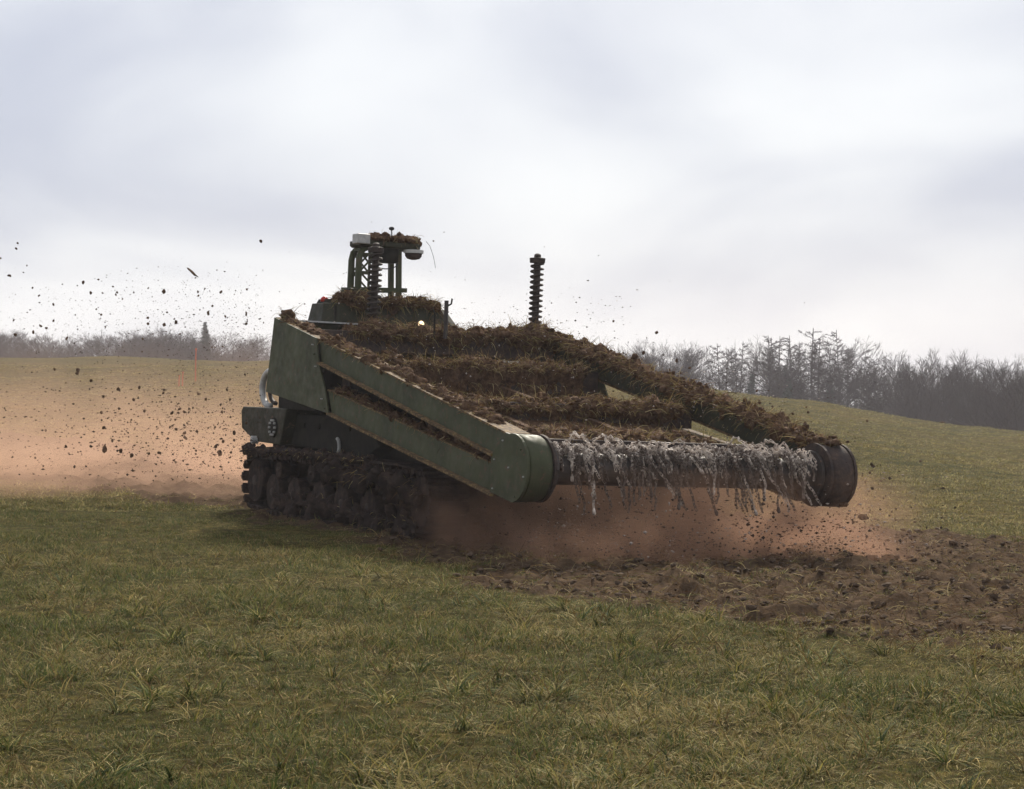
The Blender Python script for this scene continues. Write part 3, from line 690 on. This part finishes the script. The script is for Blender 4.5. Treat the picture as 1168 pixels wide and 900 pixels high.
# ------------------------------------------------------------------ flying clods
def clod_mesh(seed, stretch=1.0):
    r_ = random.Random(seed); mb = MB()
    import bmesh
    bm = bmesh.new(); bmesh.ops.create_icosphere(bm, subdivisions=2, radius=1.0)
    for v in bm.verts:
        v.co *= 1 + 0.42 * mnoise.fractal(v.co * 1.3 + Vector((seed * 3.1, 0, 0)), 0.8, 2.0, 3)
        v.co.x *= stretch; v.co.z *= 0.8
    me_ = bpy.data.meshes.new('soil_clod'); bm.to_mesh(me_); bm.free(); me_.materials.append(M['soil']); return me_
clods = [clod_mesh(i) for i in range(6)] + [clod_mesh(9, 3.0)]
big = [(56, 75, 2), (52, 92, 2.6), (3, 122, 2.2), (30, 176, 3.6), (102, 214, 2), (260, 197, 3), (307, 188, 2), (122, 238, 2), (812, 69, 2.4), (688, 227, 3.6), (661, 270, 2.5),
       (648, 292, 3), (548, 321, 3), (460, 307, 2.4), (461, 325, 2.4), (315, 297, 2.4), (352, 210, 2), (320, 230, 2), (361, 235, 2.4), (167, 316, 2.6), (43, 314, 2.2), (127, 332, 3.2), (145, 339, 3),
       (104, 352, 3.6), (48, 359, 3.2), (208, 371, 3.2), (328, 335, 2), (243, 470, 3.4), (283, 502, 3), (366, 529, 2.6), (325, 716, 7), (683, 727, 6), (409, 735, 4), (576, 680, 4.2), (574, 665, 3.6), (315, 601, 3),
       (205, 707, 3), (495, 727, 3), (463, 729, 2.8), (170, 467, 2.6), (433, 523, 2.6), (365, 228, 2), (240, 480, 3), (618, 238, 2), (766, 325, 2.2), (820, 322, 1.8), (300, 280, 1.6), (520, 290, 2), (85, 145, 1.6), (715, 560, 2.6), (640, 560, 2.6), (560, 590, 2.4), (690, 600, 2.2)]
for i, (zx, zy, sz) in enumerate(big):
    D = 24 + 9 * rnd.random(); p = at(zx / 2.727, 250 + zy / 2.727, D)
    o = new_obj('soil_clod', clods[i % 6]); o.location = p; k = sz * 0.62 * D / FPX
    o.scale = (k * rnd.uniform(0.8, 1.4), k, k * rnd.uniform(0.7, 1.2)); o.rotation_euler = (rnd.uniform(0, 6), rnd.uniform(0, 6), rnd.uniform(0, 6))
    tag(o, 'dark soil clod in mid-air left of the machine', 'clod', 'soil clods flung up behind the machine')
o = new_obj('soil_clod', clods[6]); o.location = at(220, 311, 27); o.scale = (0.032, 0.032, 0.02); o.rotation_euler = (0, R(40), R(-15))
tag(o, 'long thin soil clod with a pale tip high left of the mast', 'clod', 'soil clods flung up behind the machine')
for i in range(30):      # right of the machine, over the far arm and the drum end
    px, py = (rnd.uniform(690, 1000), 0); py = 395 + (px - 690) * 0.42 + rnd.gauss(0, 14) - 8
    if px > 940: py = rnd.uniform(480, 600)
    D = rnd.uniform(22.5, 27); o = new_obj('soil_clod', clods[i % 6]); o.location = at(px, py, D); k = rnd.uniform(1.0, 2.2) * D / FPX
    o.scale = (k, k, k); o.rotation_euler = (rnd.uniform(0, 6), rnd.uniform(0, 6), 0)
    tag(o, 'small soil clod in mid-air right of the machine', 'clod', 'soil clods thrown over the far arm')
for (px, py, sz, D, lab) in ((995, 603, 9, 22.9, 'large soil clod on the ground right of the drum end'), (962, 575, 5, 23.0, 'ragged soil clod falling below the far drum housing'), (985, 590, 5, 23.2, 'soil clod in the air just above the large one')):
    o = new_obj('soil_clod', clods[2]); p = at(px, py, D); k = sz * D / FPX
    if py > 600: p.z = ground_z(p.x, p.y) + k * 0.55
    o.location = p; o.scale = (k * 1.2, k, k * 0.9); tag(o, lab, 'clod')

# fine spray of specks
oct_v = np.array([(1, 0, 0), (-1, 0, 0), (0, 1, 0), (0, -1, 0), (0, 0, 1), (0, 0, -1)], dtype=float)
oct_f = [(0, 2, 4), (2, 1, 4), (1, 3, 4), (3, 0, 4), (2, 0, 5), (1, 2, 5), (3, 1, 5), (0, 3, 5)]
def specks(name, label, pts, sizes, cols):
    mb = MB()
    for p, s_, c in zip(pts, sizes, cols):
        jit = nprng.uniform(0.35, 1.6, (6, 1)); mb.add([tuple(x) for x in oct_v * jit * s_ * np.array([rnd.uniform(0.7, 1.8), 1, rnd.uniform(0.6, 1.2)]) + np.array(p)], oct_f, 0, c)
    o = new_obj(name, mb.mesh(name, M['strand'])); return tag(o, label, 'soil specks', kind='stuff')
DARKS = [(0.05, 0.03, 0.022), (0.08, 0.05, 0.035), (0.06, 0.04, 0.03)]
pts = []; sz = []; cl = []
for i in range(4600):     # left plume
    px = 300 - abs(rnd.gauss(0, 130)) if rnd.random() < 0.7 else rnd.uniform(-60, 300)
    py = rnd.choice([rnd.gauss(365, 30), rnd.gauss(450, 45), rnd.gauss(500, 35), rnd.gauss(505, 30), rnd.uniform(330, 560)])
    if py > 555 or py < 285 + max(0, (px - 120)) * 0.1: continue
    D = rnd.uniform(24, 33); pts.append(tuple(at(px, py, D))); sz.append(rnd.choice([0.3, 0.35, 0.4, 0.45, 0.55, 0.6, 0.75, 1.15 if py > 440 else 0.4]) * D / FPX); cl.append(rnd.choice(DARKS))
for i in range(46):
    px = 285 - abs(rnd.gauss(0, 120)); py = rnd.choice([rnd.gauss(480, 35), rnd.gauss(500, 25), rnd.gauss(355, 30)])
    D = rnd.uniform(25, 33); o = new_obj('soil_clod', clods[i % 6]); o.location = at(px, min(py, 545), D); k = rnd.uniform(0.9, 2.3) * D / FPX
    o.scale = (k * rnd.uniform(0.8, 1.5), k, k * rnd.uniform(0.7, 1.2)); o.rotation_euler = (rnd.uniform(0, 6), rnd.uniform(0, 6), rnd.uniform(0, 6))
    tag(o, 'dark soil clod in mid-air left of the machine', 'clod', 'soil clods flung up behind the machine')
specks('soil_specks', 'fine dark soil specks flying left of the machine', pts, sz, cl)
pts = []; sz = []; cl = []
for i in range(5200):     # around drum
    s_ = rnd.uniform(0.3, 5.0); t_ = rnd.gauss(-0.1, 0.6); z_ = abs(rnd.gauss(0.1, 0.45)) + 0.02
    p = VM @ Vector((s_, t_, z_)); pts.append(tuple(p)); sz.append(rnd.choice([0.35, 0.45, 0.5, 0.6, 0.9, 1.4]) * p.y / FPX)
    cl.append(rnd.choice(DARKS + [(0.16, 0.10, 0.07), (0.4, 0.33, 0.28)]))
for i in range(900):
    t_ = rnd.uniform(0, 6.2); s_ = rnd.uniform(0.3, 4.6); z_ = armz(t_) + rnd.expovariate(4) - 0.1
    p = VM @ Vector((s_, t_, z_)); pts.append(tuple(p)); sz.append(rnd.choice([0.4, 0.5, 0.6, 0.9]) * p.y / FPX)
    cl.append(rnd.choice(DARKS + [(0.45, 0.38, 0.33)]))
for i in range(500):
    px = rnd.uniform(760, 1000); py = 440 + (px - 800) * 0.42 + rnd.gauss(0, 26); D = rnd.uniform(23, 28)
    pts.append(tuple(at(px, py, D))); sz.append(rnd.choice([0.4, 0.5, 0.7]) * D / FPX); cl.append(rnd.choice(DARKS + [(0.45, 0.38, 0.33)]))
for i in range(320):
    px = rnd.uniform(300, 720); py = 372 - rnd.expovariate(1 / 18.); D = rnd.uniform(25, 30)
    pts.append(tuple(at(px, py, D))); sz.append(rnd.choice([0.35, 0.45, 0.7]) * D / FPX); cl.append(rnd.choice(DARKS))
specks('soil_specks', 'fine soil and straw specks spraying round the flail', pts, sz, cl)

# ------------------------------------------------------------------ loose clods and stalks on the tilled strip
mb = MB(); r_ = random.Random(31)
for i in range(22000):
    y = 14.0 + 16 * r_.random() ** 1.3; x = r_.uniform(-1.5, 0.27 * y + 3) if r_.random() < 0.85 else r_.uniform(-0.27 * y - 2, 0)
    if soil_mask(x, y) < 0.2 + 0.6 * r_.random(): continue
    s_ = 0.008 + 0.042 * r_.random() ** 6; z = ground_z(x, y)
    lump(mb, (x, y, z + s_ * 0.25), s_, r_, 0, (0.08, 0.05, 0.03), 0.7)
for i in range(19000):
    y = 13.6 + 14 * r_.random() ** 1.2; x = r_.uniform(-2, 0.27 * y + 2)
    if soil_mask(x, y) < 0.12: continue
    z = ground_z(x, y); col = r_.choice(STRAW); f = r_.uniform(0.5, 1.1)
    strand(mb, (x, y, z + 0.005), (r_.uniform(-1, 1), r_.uniform(-1, 1), r_.uniform(0, 0.7)), r_.uniform(0.05, 0.2), r_.uniform(0.005, 0.01), r_, tuple(c * f for c in col), 0.5)
tag(new_obj('tilled_soil_litter', mb.mesh('tilled_soil_litter', [M['crumb'], M['strand']], False)), 'loose brown crumbs and torn stalks on the tilled strip', 'soil litter', kind='stuff')

# ------------------------------------------------------------------ grass
lib = bpy.data.collections.new('grass_tuft_library')
GREENS = [(0.062, 0.085, 0.022), (0.088, 0.105, 0.027), (0.040, 0.060, 0.020), (0.125, 0.122, 0.034), (0.16, 0.145, 0.045)]
DRYS = [(0.33, 0.26, 0.10), (0.24, 0.175, 0.065), (0.44, 0.37, 0.17), (0.15, 0.10, 0.04), (0.22, 0.19, 0.05)]
def tuft_mesh(i, nb, rad, hmin, hmax, w_, dry, lean, seg_=3):
    r_ = random.Random(500 + i); mb = MB()
    for b in range(nb):
        a = r_.uniform(0, 2 * math.pi); rr = rad * math.sqrt(r_.random())
        p = Vector((rr * math.cos(a), rr * math.sin(a), -0.01)); h = r_.uniform(hmin, hmax)
        a2 = a + r_.uniform(-1.2, 1.2); ln_ = r_.uniform(0.1, 1.0) * lean
        d = Vector((math.cos(a2) * ln_, math.sin(a2) * ln_, 1)).normalized()
        col = r_.choice(DRYS) if r_.random() < dry else r_.choice(GREENS); f = r_.uniform(0.6, 1.5); col = tuple(c * f for c in col)
        pts = [p.copy()]; bend = Vector((math.cos(a2 + r_.uniform(-1, 1)), math.sin(a2 + r_.uniform(-1, 1)), -0.7)) * r_.uniform(0.2, 1.4)
        for k in range(seg_): d = (d + bend * 0.55 + Vector((r_.gauss(0, .16), r_.gauss(0, .16), 0))).normalized(); pts.append(pts[-1] + d * h / seg_)
        sd = Vector((-math.sin(a2), math.cos(a2), 0)) if r_.random() < 0.6 else Vector((math.cos(r_.uniform(0, 6)), math.sin(r_.uniform(0, 6)), 0)).normalized()
        vs = []
        for k, q in enumerate(pts):
            ww = w_ * r_.uniform(0.8, 1.2) * (1 - 0.85 * (k / seg_) ** 1.5) / 2; vs += [q - sd * ww, q + sd * ww]
        mb.add(vs, [(2 * k, 2 * k + 1, 2 * k + 3, 2 * k + 2) for k in range(seg_)], 0, col)
    o = bpy.data.objects.new('tuft_%02d' % i, mb.mesh('grass_tuft', M['grass'])); lib.objects.link(o)
specs = [(22, .09, .05, .12, .0075, .20, 1.0), (22, .09, .05, .11, .0075, .35, 1.3), (20, .10, .03, .10, .007, .60, 1.9), (20, .11, .04, .14, .0065, .90, 3.0),   # 0-3 short
         (24, .09, .05, .11, .0075, .28, 1.5), (18, .12, .06, .18, .006, .95, 4.0),                                                                           # 4-5
         (44, .06, .12, .27, .009, .18, 1.1), (44, .07, .10, .24, .008, .50, 1.5),                                                                               # 6-7 tall tufts
         (60, .26, .05, .12, .015, .55, 1.3), (60, .26, .05, .12, .015, .75, 1.5),
         (10, .10, .12, .26, .0075, .97, 2.2, 5), (12, .08, .10, .24, .0085, .75, 1.6, 5)]                                                                              # 8-9 far patches
for i, s_ in enumerate(specs): tuft_mesh(i, *s_)
gp = []; gs = []; gr = []; gi = []
r_ = random.Random(77)
def add_tuft(x, y, sc_, vi):
    gp.append((x, y, ground_z(x, y))); gs.append(sc_); gr.append((r_.uniform(-0.15, 0.15), r_.uniform(-0.15, 0.15), r_.uniform(0, 6.28))); gi.append(vi)
n_near = 88000
for i in range(n_near):
    y = 5.2 + (30 - 5.2) * r_.random() ** 0.85; hw = 0.27 * y + 0.9; x = r_.uniform(-hw, hw)
    sm_ = soil_mask(x, y)
    if sm_ > 0.12 and r_.random() < min(0.90, 0.1 + sm_ * 1.0): continue
    dryn = fbm(x * 0.5, y * 0.5, 20.0, 3) + 0.09 + 0.08 * min(3, max(-4, x))
    sz_ = 0.85 + 0.9 * fbm(x * 0.7, y * 0.7, 40.0, 3)
    if fbm(x * 1.1, y * 1.1, 60.0, 3) > 0.45 and r_.random() < 0.5: continue
    v_ = r_.choice([2, 3, 5, 3, 1]) if dryn + r_.gauss(0, 0.25) > 0.18 else r_.choice([0, 1, 4, 0, 4, 2])
    add_tuft(x, y, max(0.5, sz_) * r_.uniform(0.65, 1.15) * (0.92 - 0.25 * sstep(10, 26, y)), v_)
for i in range(420):
    y = 5.5 + 16 * r_.random(); hw = 0.27 * y + 0.8; x = r_.uniform(-hw, hw)
    if soil_mask(x, y) > 0.5: continue
    c = r_.choice([6, 7, 6])
    for k in range(r_.randint(1, 3)): add_tuft(x + r_.gauss(0, 0.07), y + r_.gauss(0, 0.07), r_.uniform(0.6, 1.15), c)
for i in range(11000):
    y = 5.2 + 18 * r_.random() ** 0.9; hw = 0.27 * y + 0.9; x = r_.uniform(-hw, hw)
    if soil_mask(x, y) > 0.6 or fbm(x * 0.6, y * 0.6, 70.0, 3) + r_.gauss(0, 0.2) < -0.12: continue
    add_tuft(x, y, r_.uniform(0.5, 1.05), r_.choice([10, 11]))
for i in range(36000):
    y = 28 + 90 * r_.random() ** 1.2; hw = 0.27 * y + 2; x = r_.uniform(-hw, hw)
    sm_ = soil_mask(x, y)
    if r_.random() < sm_: continue
    add_tuft(x, y, r_.uniform(0.45, 0.85), r_.choice([8, 9, 9]))
me = bpy.data.meshes.new('field_grass'); me.from_pydata(gp, [], [])
a = me.attributes.new('scl', 'FLOAT', 'POINT'); a.data.foreach_set('value', np.array(gs, dtype=np.float32))
a = me.attributes.new('rot', 'FLOAT_VECTOR', 'POINT'); a.data.foreach_set('vector', np.array(gr, dtype=np.float32).ravel())
a = me.attributes.new('vari', 'INT', 'POINT'); a.data.foreach_set('value', np.array(gi, dtype=np.int32))
me.materials.append(M['grass'])
grass = tag(new_obj('field_grass', me), 'short winter grass, green and straw, over the whole field', 'grass', kind='stuff')
g = bpy.data.node_groups.new('scatter_grass', 'GeometryNodeTree')
g.interface.new_socket('Geometry', in_out='INPUT', socket_type='NodeSocketGeometry'); g.interface.new_socket('Geometry', in_out='OUTPUT', socket_type='NodeSocketGeometry')
gi_, go_ = N(g, 'NodeGroupInput'), N(g, 'NodeGroupOutput')
ci = N(g, 'GeometryNodeCollectionInfo'); ci.inputs['Collection'].default_value = lib; ci.inputs['Separate Children'].default_value = True; ci.inputs['Reset Children'].default_value = True
iop = N(g, 'GeometryNodeInstanceOnPoints'); iop.inputs['Pick Instance'].default_value = True
def named(nm, ty):
    n_ = N(g, 'GeometryNodeInputNamedAttribute', data_type=ty); n_.inputs['Name'].default_value = nm; return n_.outputs['Attribute']
e2r = N(g, 'FunctionNodeEulerToRotation')
L = g.links.new
L(gi_.outputs[0], iop.inputs['Points']); L(ci.outputs[0], iop.inputs['Instance']); L(named('vari', 'INT'), iop.inputs['Instance Index'])
L(named('rot', 'FLOAT_VECTOR'), e2r.inputs[0]); L(e2r.outputs[0], iop.inputs['Rotation']); L(named('scl', 'FLOAT'), iop.inputs['Scale'])
L(iop.outputs[0], go_.inputs[0])
grass.modifiers.new('scatter', 'NODES').node_group = g

# ------------------------------------------------------------------ trees
def bare_tree(seed, H, spread, levels=5, style='round'):
    r_ = random.Random(seed); tk = MB(); cr = MB()
    def grow(p, d, ln_, rad, lv):
        n_ = 4 if lv == 0 else 3; pts = [p.copy()]; q = p.copy(); dd = d.copy()
        for k in range(n_):
            dd = (dd + Vector((r_.gauss(0, .10), r_.gauss(0, .10), 0.05 if lv == 0 else 0.03))).normalized(); q = q + dd * ln_ / n_; pts.append(q.copy())
        rads = [max(0.008, rad * (1 - 0.45 * k / n_)) for k in range(n_ + 1)]
        (tk if lv <= 1 else cr).tube(pts, rads, 6 if lv == 0 else (4 if lv == 1 else 3), cap=False)
        if lv >= levels: return
        nb = {0: 6, 1: 5, 2: 4, 3: 4, 4: 3}.get(lv, 3)
        for b in range(nb):
            u = r_.uniform(0.35, 1.0) if lv else r_.uniform(0.30, 1.0); i = min(n_ - 1, int(u * n_)); bp = pts[i].lerp(pts[i + 1], u * n_ - i)
            a = r_.uniform(0, 2 * math.pi); tilt = r_.uniform(0.35, 0.95) * spread
            ax = Vector((math.cos(a), math.sin(a), 0)); nd = (dd + ax * tilt * 1.1).normalized()
            grow(bp, nd, ln_ * r_.uniform(0.42, 0.66), rads[i] * r_.uniform(0.4, 0.6), lv + 1)
        if lv: grow(pts[-1], dd, ln_ * 0.5, rads[-1] * 0.8, lv + 1)
    grow(Vector((0, 0, -0.4)), Vector((r_.gauss(0, .03), r_.gauss(0, .03), 1)), H * 0.66, H * 0.0135, 0)
    return tk.mesh('trunk', M['bark'], True), cr.mesh('crown', M['twig'])
def conifer(seed, H):
    r_ = random.Random(seed); tk = MB(); cr = MB()
    tk.tube([(0, 0, -0.4), (0, 0, H * 0.5), (0.1, 0, H)], [H * 0.014, H * 0.008, 0.02], 6, cap=False)
    z = H * 0.12
    while z < H:
        ln_ = (H - z) * 0.24 + 0.15; nb = 17
        for b in range(nb):
            a = r_.uniform(0, 6.28); l_ = ln_ * r_.uniform(0.6, 1.1); p = Vector((0, 0, z + r_.uniform(-.1, .1)))
            d = Vector((math.cos(a), math.sin(a), -0.15)); e = p + d * l_
            for k in range(7):
                u = 0.2 + 0.8 * k / 6; q = p.lerp(e, u); s_ = min(0.62, 0.12 + 0.35 * ln_) * (1.2 - u * 0.6)
                n1 = Vector((r_.uniform(-1, 1), r_.uniform(-1, 1), r_.uniform(-.5, .2))) * s_; n2 = Vector((r_.uniform(-1, 1), r_.uniform(-1, 1), r_.uniform(-.8, .2))) * s_ * 0.5
                cr.add([q - n1 * 0.2, q + n1, q + n2], [(0, 1, 2)])
        z += max(0.1, H * 0.013)
    return tk.mesh('trunk', M['bark'], True), cr.mesh('crown', M['needle'])
def larch(seed, H):
    r_ = random.Random(seed); tk = MB(); cr = MB()
    sx, sy = r_.gauss(0, .2), r_.gauss(0, .2)
    axis = lambda z: Vector((sx * (z / H) ** 2 + 0.08 * math.sin(z * 0.9 + seed), sy * (z / H) ** 2, z))
    tk.tube([axis(z_) for z_ in np.linspace(-0.4, H, 9)], [max(0.02, H * 0.0125 * (1 - k / 8.4)) for k in range(9)], 6, cap=False)
    z = H * r_.uniform(0.18, 0.32)
    while z < H * 0.985:
        u = z / H; ln_ = H * (0.155 * (1 - u) ** 0.6 + 0.02) * r_.uniform(0.6, 1.25)
        a = r_.uniform(0, 6.28); d = Vector((math.cos(a), math.sin(a), r_.uniform(-0.1, 0.55))).normalized(); p = axis(z); pts = [p]
        for k in range(3): d = (d + Vector((r_.gauss(0, .15), r_.gauss(0, .15), 0.08))).normalized(); pts.append(pts[-1] + d * ln_ / 3)
        cr.tube(pts, [0.026, 0.019, 0.013, 0.006], 3, cap=False)
        for k in range(20):
            i = r_.randrange(0, 3); q = pts[i].lerp(pts[i + 1], r_.random()); e = (d + Vector((r_.gauss(0, .8), r_.gauss(0, .8), r_.gauss(0.0, .6)))).normalized() * ln_ * r_.uniform(0.15, 0.5)
            sd = Vector((r_.uniform(-1, 1), r_.uniform(-1, 1), r_.uniform(-1, 1))).normalized() * 0.012
            cr.add([q - sd, q + sd, q + e * 0.6 + sd * .8 + Vector((0, 0, .03)), q + e], [(0, 1, 2), (0, 2, 3)])
        z += H * r_.uniform(0.006, 0.014)
    return tk.mesh('trunk', M['bark'], True), cr.mesh('crown', M['twig'])
kinds = [bare_tree(1, 12, 0.9), bare_tree(2, 12, 1.0), bare_tree(3, 12, 0.75), bare_tree(4, 12, 1.1), bare_tree(5, 12, 0.8), bare_tree(6, 12, 0.95)]
con = [conifer(1, 12), conifer(2, 12)]
lar = [larch(k, 12) for k in (11, 12, 13, 14)]
def plant(pair, px, top, D, name, label, group, wide=1.0, rz=None):
    x = (px - 584) / FPX * D; z0 = ground_z(x, D, False); ztop = CAM_H + (413 - top) / FPX * D; k = (ztop - z0) / max(v.co.z for m_ in pair for v in m_.vertices)
    t_ = empty(name, None, (x, D, z0)); t_.scale = (k * wide, k * wide, k); t_.rotation_euler = (0, 0, rnd.uniform(0, 6.28) if rz is None else rz)
    tag(t_, label, 'tree', group)
    new_obj('trunk', pair[0], t_); new_obj('crown', pair[1], t_)
    return t_
# prominent right-hand trees
R1 = 'bare trees along the wood on the right'
for px, top, D, kd, lab in ((957, 376, 190, 2, 'tall slim bare tree standing clear of the wood at right'), (925, 374, 195, 'c0', 'tall dark pointed tree beside the slim bare one'), (771, 385, 215, 1, 'broad bare tree, largest of the pale clump next to the far arm'),
                            (745, 394, 220, 3, 'small bare tree leftmost of the pale clump beside the far arm'), (880, 382, 192, 4, 'dark bare tree with a spiked top left of the pointed one'), (836, 395, 200, 0, 'bare tree at the gap where the dark wood begins'),
                            (1079, 398, 170, 1, 'bare tree with the tallest crown in the right half of the wood'), (1128, 402, 168, 3, 'wide bare tree near the right end of the wood'), (1163, 410, 150, 5, 'bare tree cut by the right picture edge')):
    plant(lar[1] if kd == 'c0' else lar[kd % 4] if kd in (2, 4) else kinds[kd], px, top, D, 'bare_tree', lab, R1, 1.35 if kd == 'c0' else 1.0)
tops_x = [725, 770, 800, 830, 860, 890, 925, 960, 985, 1010, 1040, 1080, 1110, 1140, 1168, 1230]
tops_y = [394, 384, 404, 390, 388, 378, 378, 390, 398, 396, 400, 392, 396, 398, 402, 402]
for i in range(74):
    px = rnd.uniform(735, 1240) if i > 9 else rnd.uniform(738, 805)
    if px < 815 and i > 13: px += 90
    tp = np.interp(px, tops_x, tops_y) + abs(rnd.gauss(0, 17)) - 2; D = rnd.uniform(165, 235) if px > 810 else rnd.uniform(210, 250)
    plant(rnd.choice(lar if 810 < px < 1000 and rnd.random() < 0.75 else kinds), px, tp, D, 'bare_tree', 'bare leafless tree in the ranks of the right-hand wood', R1, rnd.uniform(0.75, 1.1))
for i in range(6):
    px = rnd.uniform(850, 960); plant(con[i % 2], px, rnd.uniform(415, 435), rnd.uniform(180, 220), 'pine_tree', 'small dark evergreen among the bare trunks of the right-hand wood', 'evergreens in the right-hand wood', 1.1)
L1 = 'bare trees along the far left edge of the field'
plant(con[1], 234, 367, 250, 'pine_tree', 'dark pointed spruce above the orange marker poles', 'evergreens at the left', 1.1)
plant(con[0], 221, 385, 252, 'pine_tree', 'lower dark spruce just left of the pointed one', 'evergreens at the left', 1.1)
for px, top, kd, lab in ((152, 376, 3, 'broad rounded bare tree, tallest of the left tree line'), (265, 383, 1, 'pale bare tree between the spruce and the machine'), (298, 384, 0, 'pale bare tree half hidden by the rear arm plate')):
    plant(kinds[kd], px, top, 250, 'bare_tree', lab, L1, 1.25)
for i in range(52):
    px = rnd.uniform(-70, 300) if i < 46 else rnd.uniform(300, 700); tp = np.interp(px, [-60, 0, 60, 100, 150, 200, 250, 275, 300, 700], [371, 373, 376, 379, 366, 374, 372, 384, 376, 397]) + abs(rnd.gauss(0, 5))
    plant(rnd.choice([kinds[0], kinds[1], kinds[3], kinds[5]]), px, tp, rnd.uniform(240, 285), 'bare_tree', 'low bare tree in the far left tree line', L1, rnd.uniform(1.0, 1.5))
def thicket(name, label, n_, pxr, Dr, hr, seed, w_):
    r_ = random.Random(seed); mb = MB()
    for i in range(n_):
        px = r_.uniform(*pxr); D = r_.uniform(*Dr); x = (px - 584) / FPX * D; z0 = ground_z(x, D, False) - 0.2
        h = r_.uniform(*hr) * (0.8 + 0.35 * mnoise.noise(Vector((x * 0.12, D * 0.05, seed)))); zb = z0 + (0 if r_.random() < 0.35 else r_.uniform(0, 0.75) * h)
        l_ = r_.uniform(0.35, 1.0) * h * (1 if zb == z0 else 0.45); ang = r_.uniform(0, 6.28); tl = r_.gauss(0, 0.5)
        d = Vector((math.cos(ang) * tl, math.sin(ang) * tl, 1)).normalized(); a0 = r_.uniform(0, 3.14); sd = Vector((math.cos(a0), math.sin(a0) * 0.3, 0)) * w_ * r_.uniform(0.4, 1.3)
        p = Vector((x, D, zb)); q = p + d * l_; md = (p + q) / 2 + Vector((r_.gauss(0, .12), 0, 0))
        c_ = r_.choice([(0.036, 0.022, 0.025), (0.045, 0.026, 0.026), (0.030, 0.020, 0.024), (0.040, 0.028, 0.025)])
        mb.add([p - sd, p + sd, md - sd * .7, md + sd * .7, q], [(0, 1, 3, 2), (2, 3, 4)], 0, c_)
    o = new_obj(name, mb.mesh(name, M['strand'])); return tag(o, label, 'thicket', kind='stuff')
thicket('woodland_thicket', 'purple-brown undergrowth filling the right-hand wood', 24000, (812, 1260), (178, 240), (6, 11), 5, 0.08)
thicket('woodland_thicket', 'thin pale undergrowth below the clump beside the far arm', 1300, (715, 830), (215, 245), (3, 6.5), 6, 0.06)
thicket('woodland_thicket', 'pale brown hedge scrub along the far left field edge', 9000, (-80, 520), (245, 285), (6.5, 11.5), 7, 0.085)

# ------------------------------------------------------------------ air: haze and dust
def box_obj(name, x0, x1, y0, y1, z0, z1):
    return new_obj(name, MB().box(x0, x1, y0, y1, z0, z1).mesh(name, []))
def volume_mat(name, color, density, aniso=0.0):
    m = bpy.data.materials.new(name); m.use_nodes = True; t = m.node_tree; t.nodes.clear()
    out = N(t, 'ShaderNodeOutputMaterial'); v = N(t, 'ShaderNodeVolumePrincipled'); v.inputs['Color'].default_value = (*color, 1)
    v.inputs['Density'].default_value = density; v.inputs['Anisotropy'].default_value = aniso
    t.links.new(v.outputs[0], out.inputs['Volume']); return m, t, v
hz = box_obj('haze', -400, 400, -30, 425, -16, 14)
m, t, v = volume_mat('thin_haze', (0.92, 0.90, 0.96), 0.0005, 0.2)
hz.data.materials.append(m); tag(hz, kind='stuff', label='thin pale haze over the whole field', cat='haze')
def dust(name, label, x0, x1, y0, y1, z0, z1, dens, color, nscale, zfall, frame=None, seed=0.0, lo=0.32):
    o = box_obj(name, x0, x1, y0, y1, z0, z1)
    if frame is not None: o.matrix_world = frame
    m, t, v = volume_mat(name, color, 0.0, 0.35); L = t.links.new
    tc = N(t, 'ShaderNodeTexCoord'); sp_ = N(t, 'ShaderNodeSeparateXYZ'); L(tc.outputs['Generated'], sp_.inputs[0])
    def math_(op, a, b=None):
        n_ = N(t, 'ShaderNodeMath', operation=op)
        for i, q in enumerate((a, b)):
            if q is None: continue
            if hasattr(q, 'links'): L(q, n_.inputs[i])
            else: n_.inputs[i].default_value = q
        return n_.outputs[0]
    def hump(s_, p_):      # 0 at both ends, 1 in the middle
        q = math_('MULTIPLY', math_('MULTIPLY', s_, math_('SUBTRACT', 1.0, s_)), 4.0); return math_('POWER', math_('MAXIMUM', q, 0.0), p_)
    fx = hump(sp_.outputs['X'], 0.8); fy = hump(sp_.outputs['Y'], 0.8)
    fz = math_('POWER', math_('MAXIMUM', math_('SUBTRACT', 1.0, sp_.outputs['Z']), 0.0), zfall)
    mp = N(t, 'ShaderNodeMapping'); L(tc.outputs['Object'], mp.inputs[0]); mp.inputs['Location'].default_value = (seed, seed * 2, 0)
    nz = ramp(t, noise(t, nscale, 3, 0.55, mp.outputs[0]), [(lo, 0.0), (0.72, 1.0)], 'EASE')
    L(math_('MULTIPLY', math_('MULTIPLY', math_('MULTIPLY', fx, fy), math_('MULTIPLY', fz, nz)), dens), v.inputs['Density'])
    o.data.materials.append(m); return tag(o, label, 'dust', kind='stuff')
DUSTC = (0.66, 0.44, 0.315)
dust('dust_cloud', 'low tan dust cloud trailing left behind the machine', -24, 2.0, 29.5, 44, -0.3, 3.3, 1.15, DUSTC, 0.6, 3.6, None, 1.0, 0.36)
dust('dust_cloud', 'reddish brown dust billowing under the flail drum', -0.15, 5.25, -0.9, 3.2, -0.05, 1.0, 6.0, (0.52, 0.325, 0.225), 1.7, 1.0, VM, 4.0, 0.40)
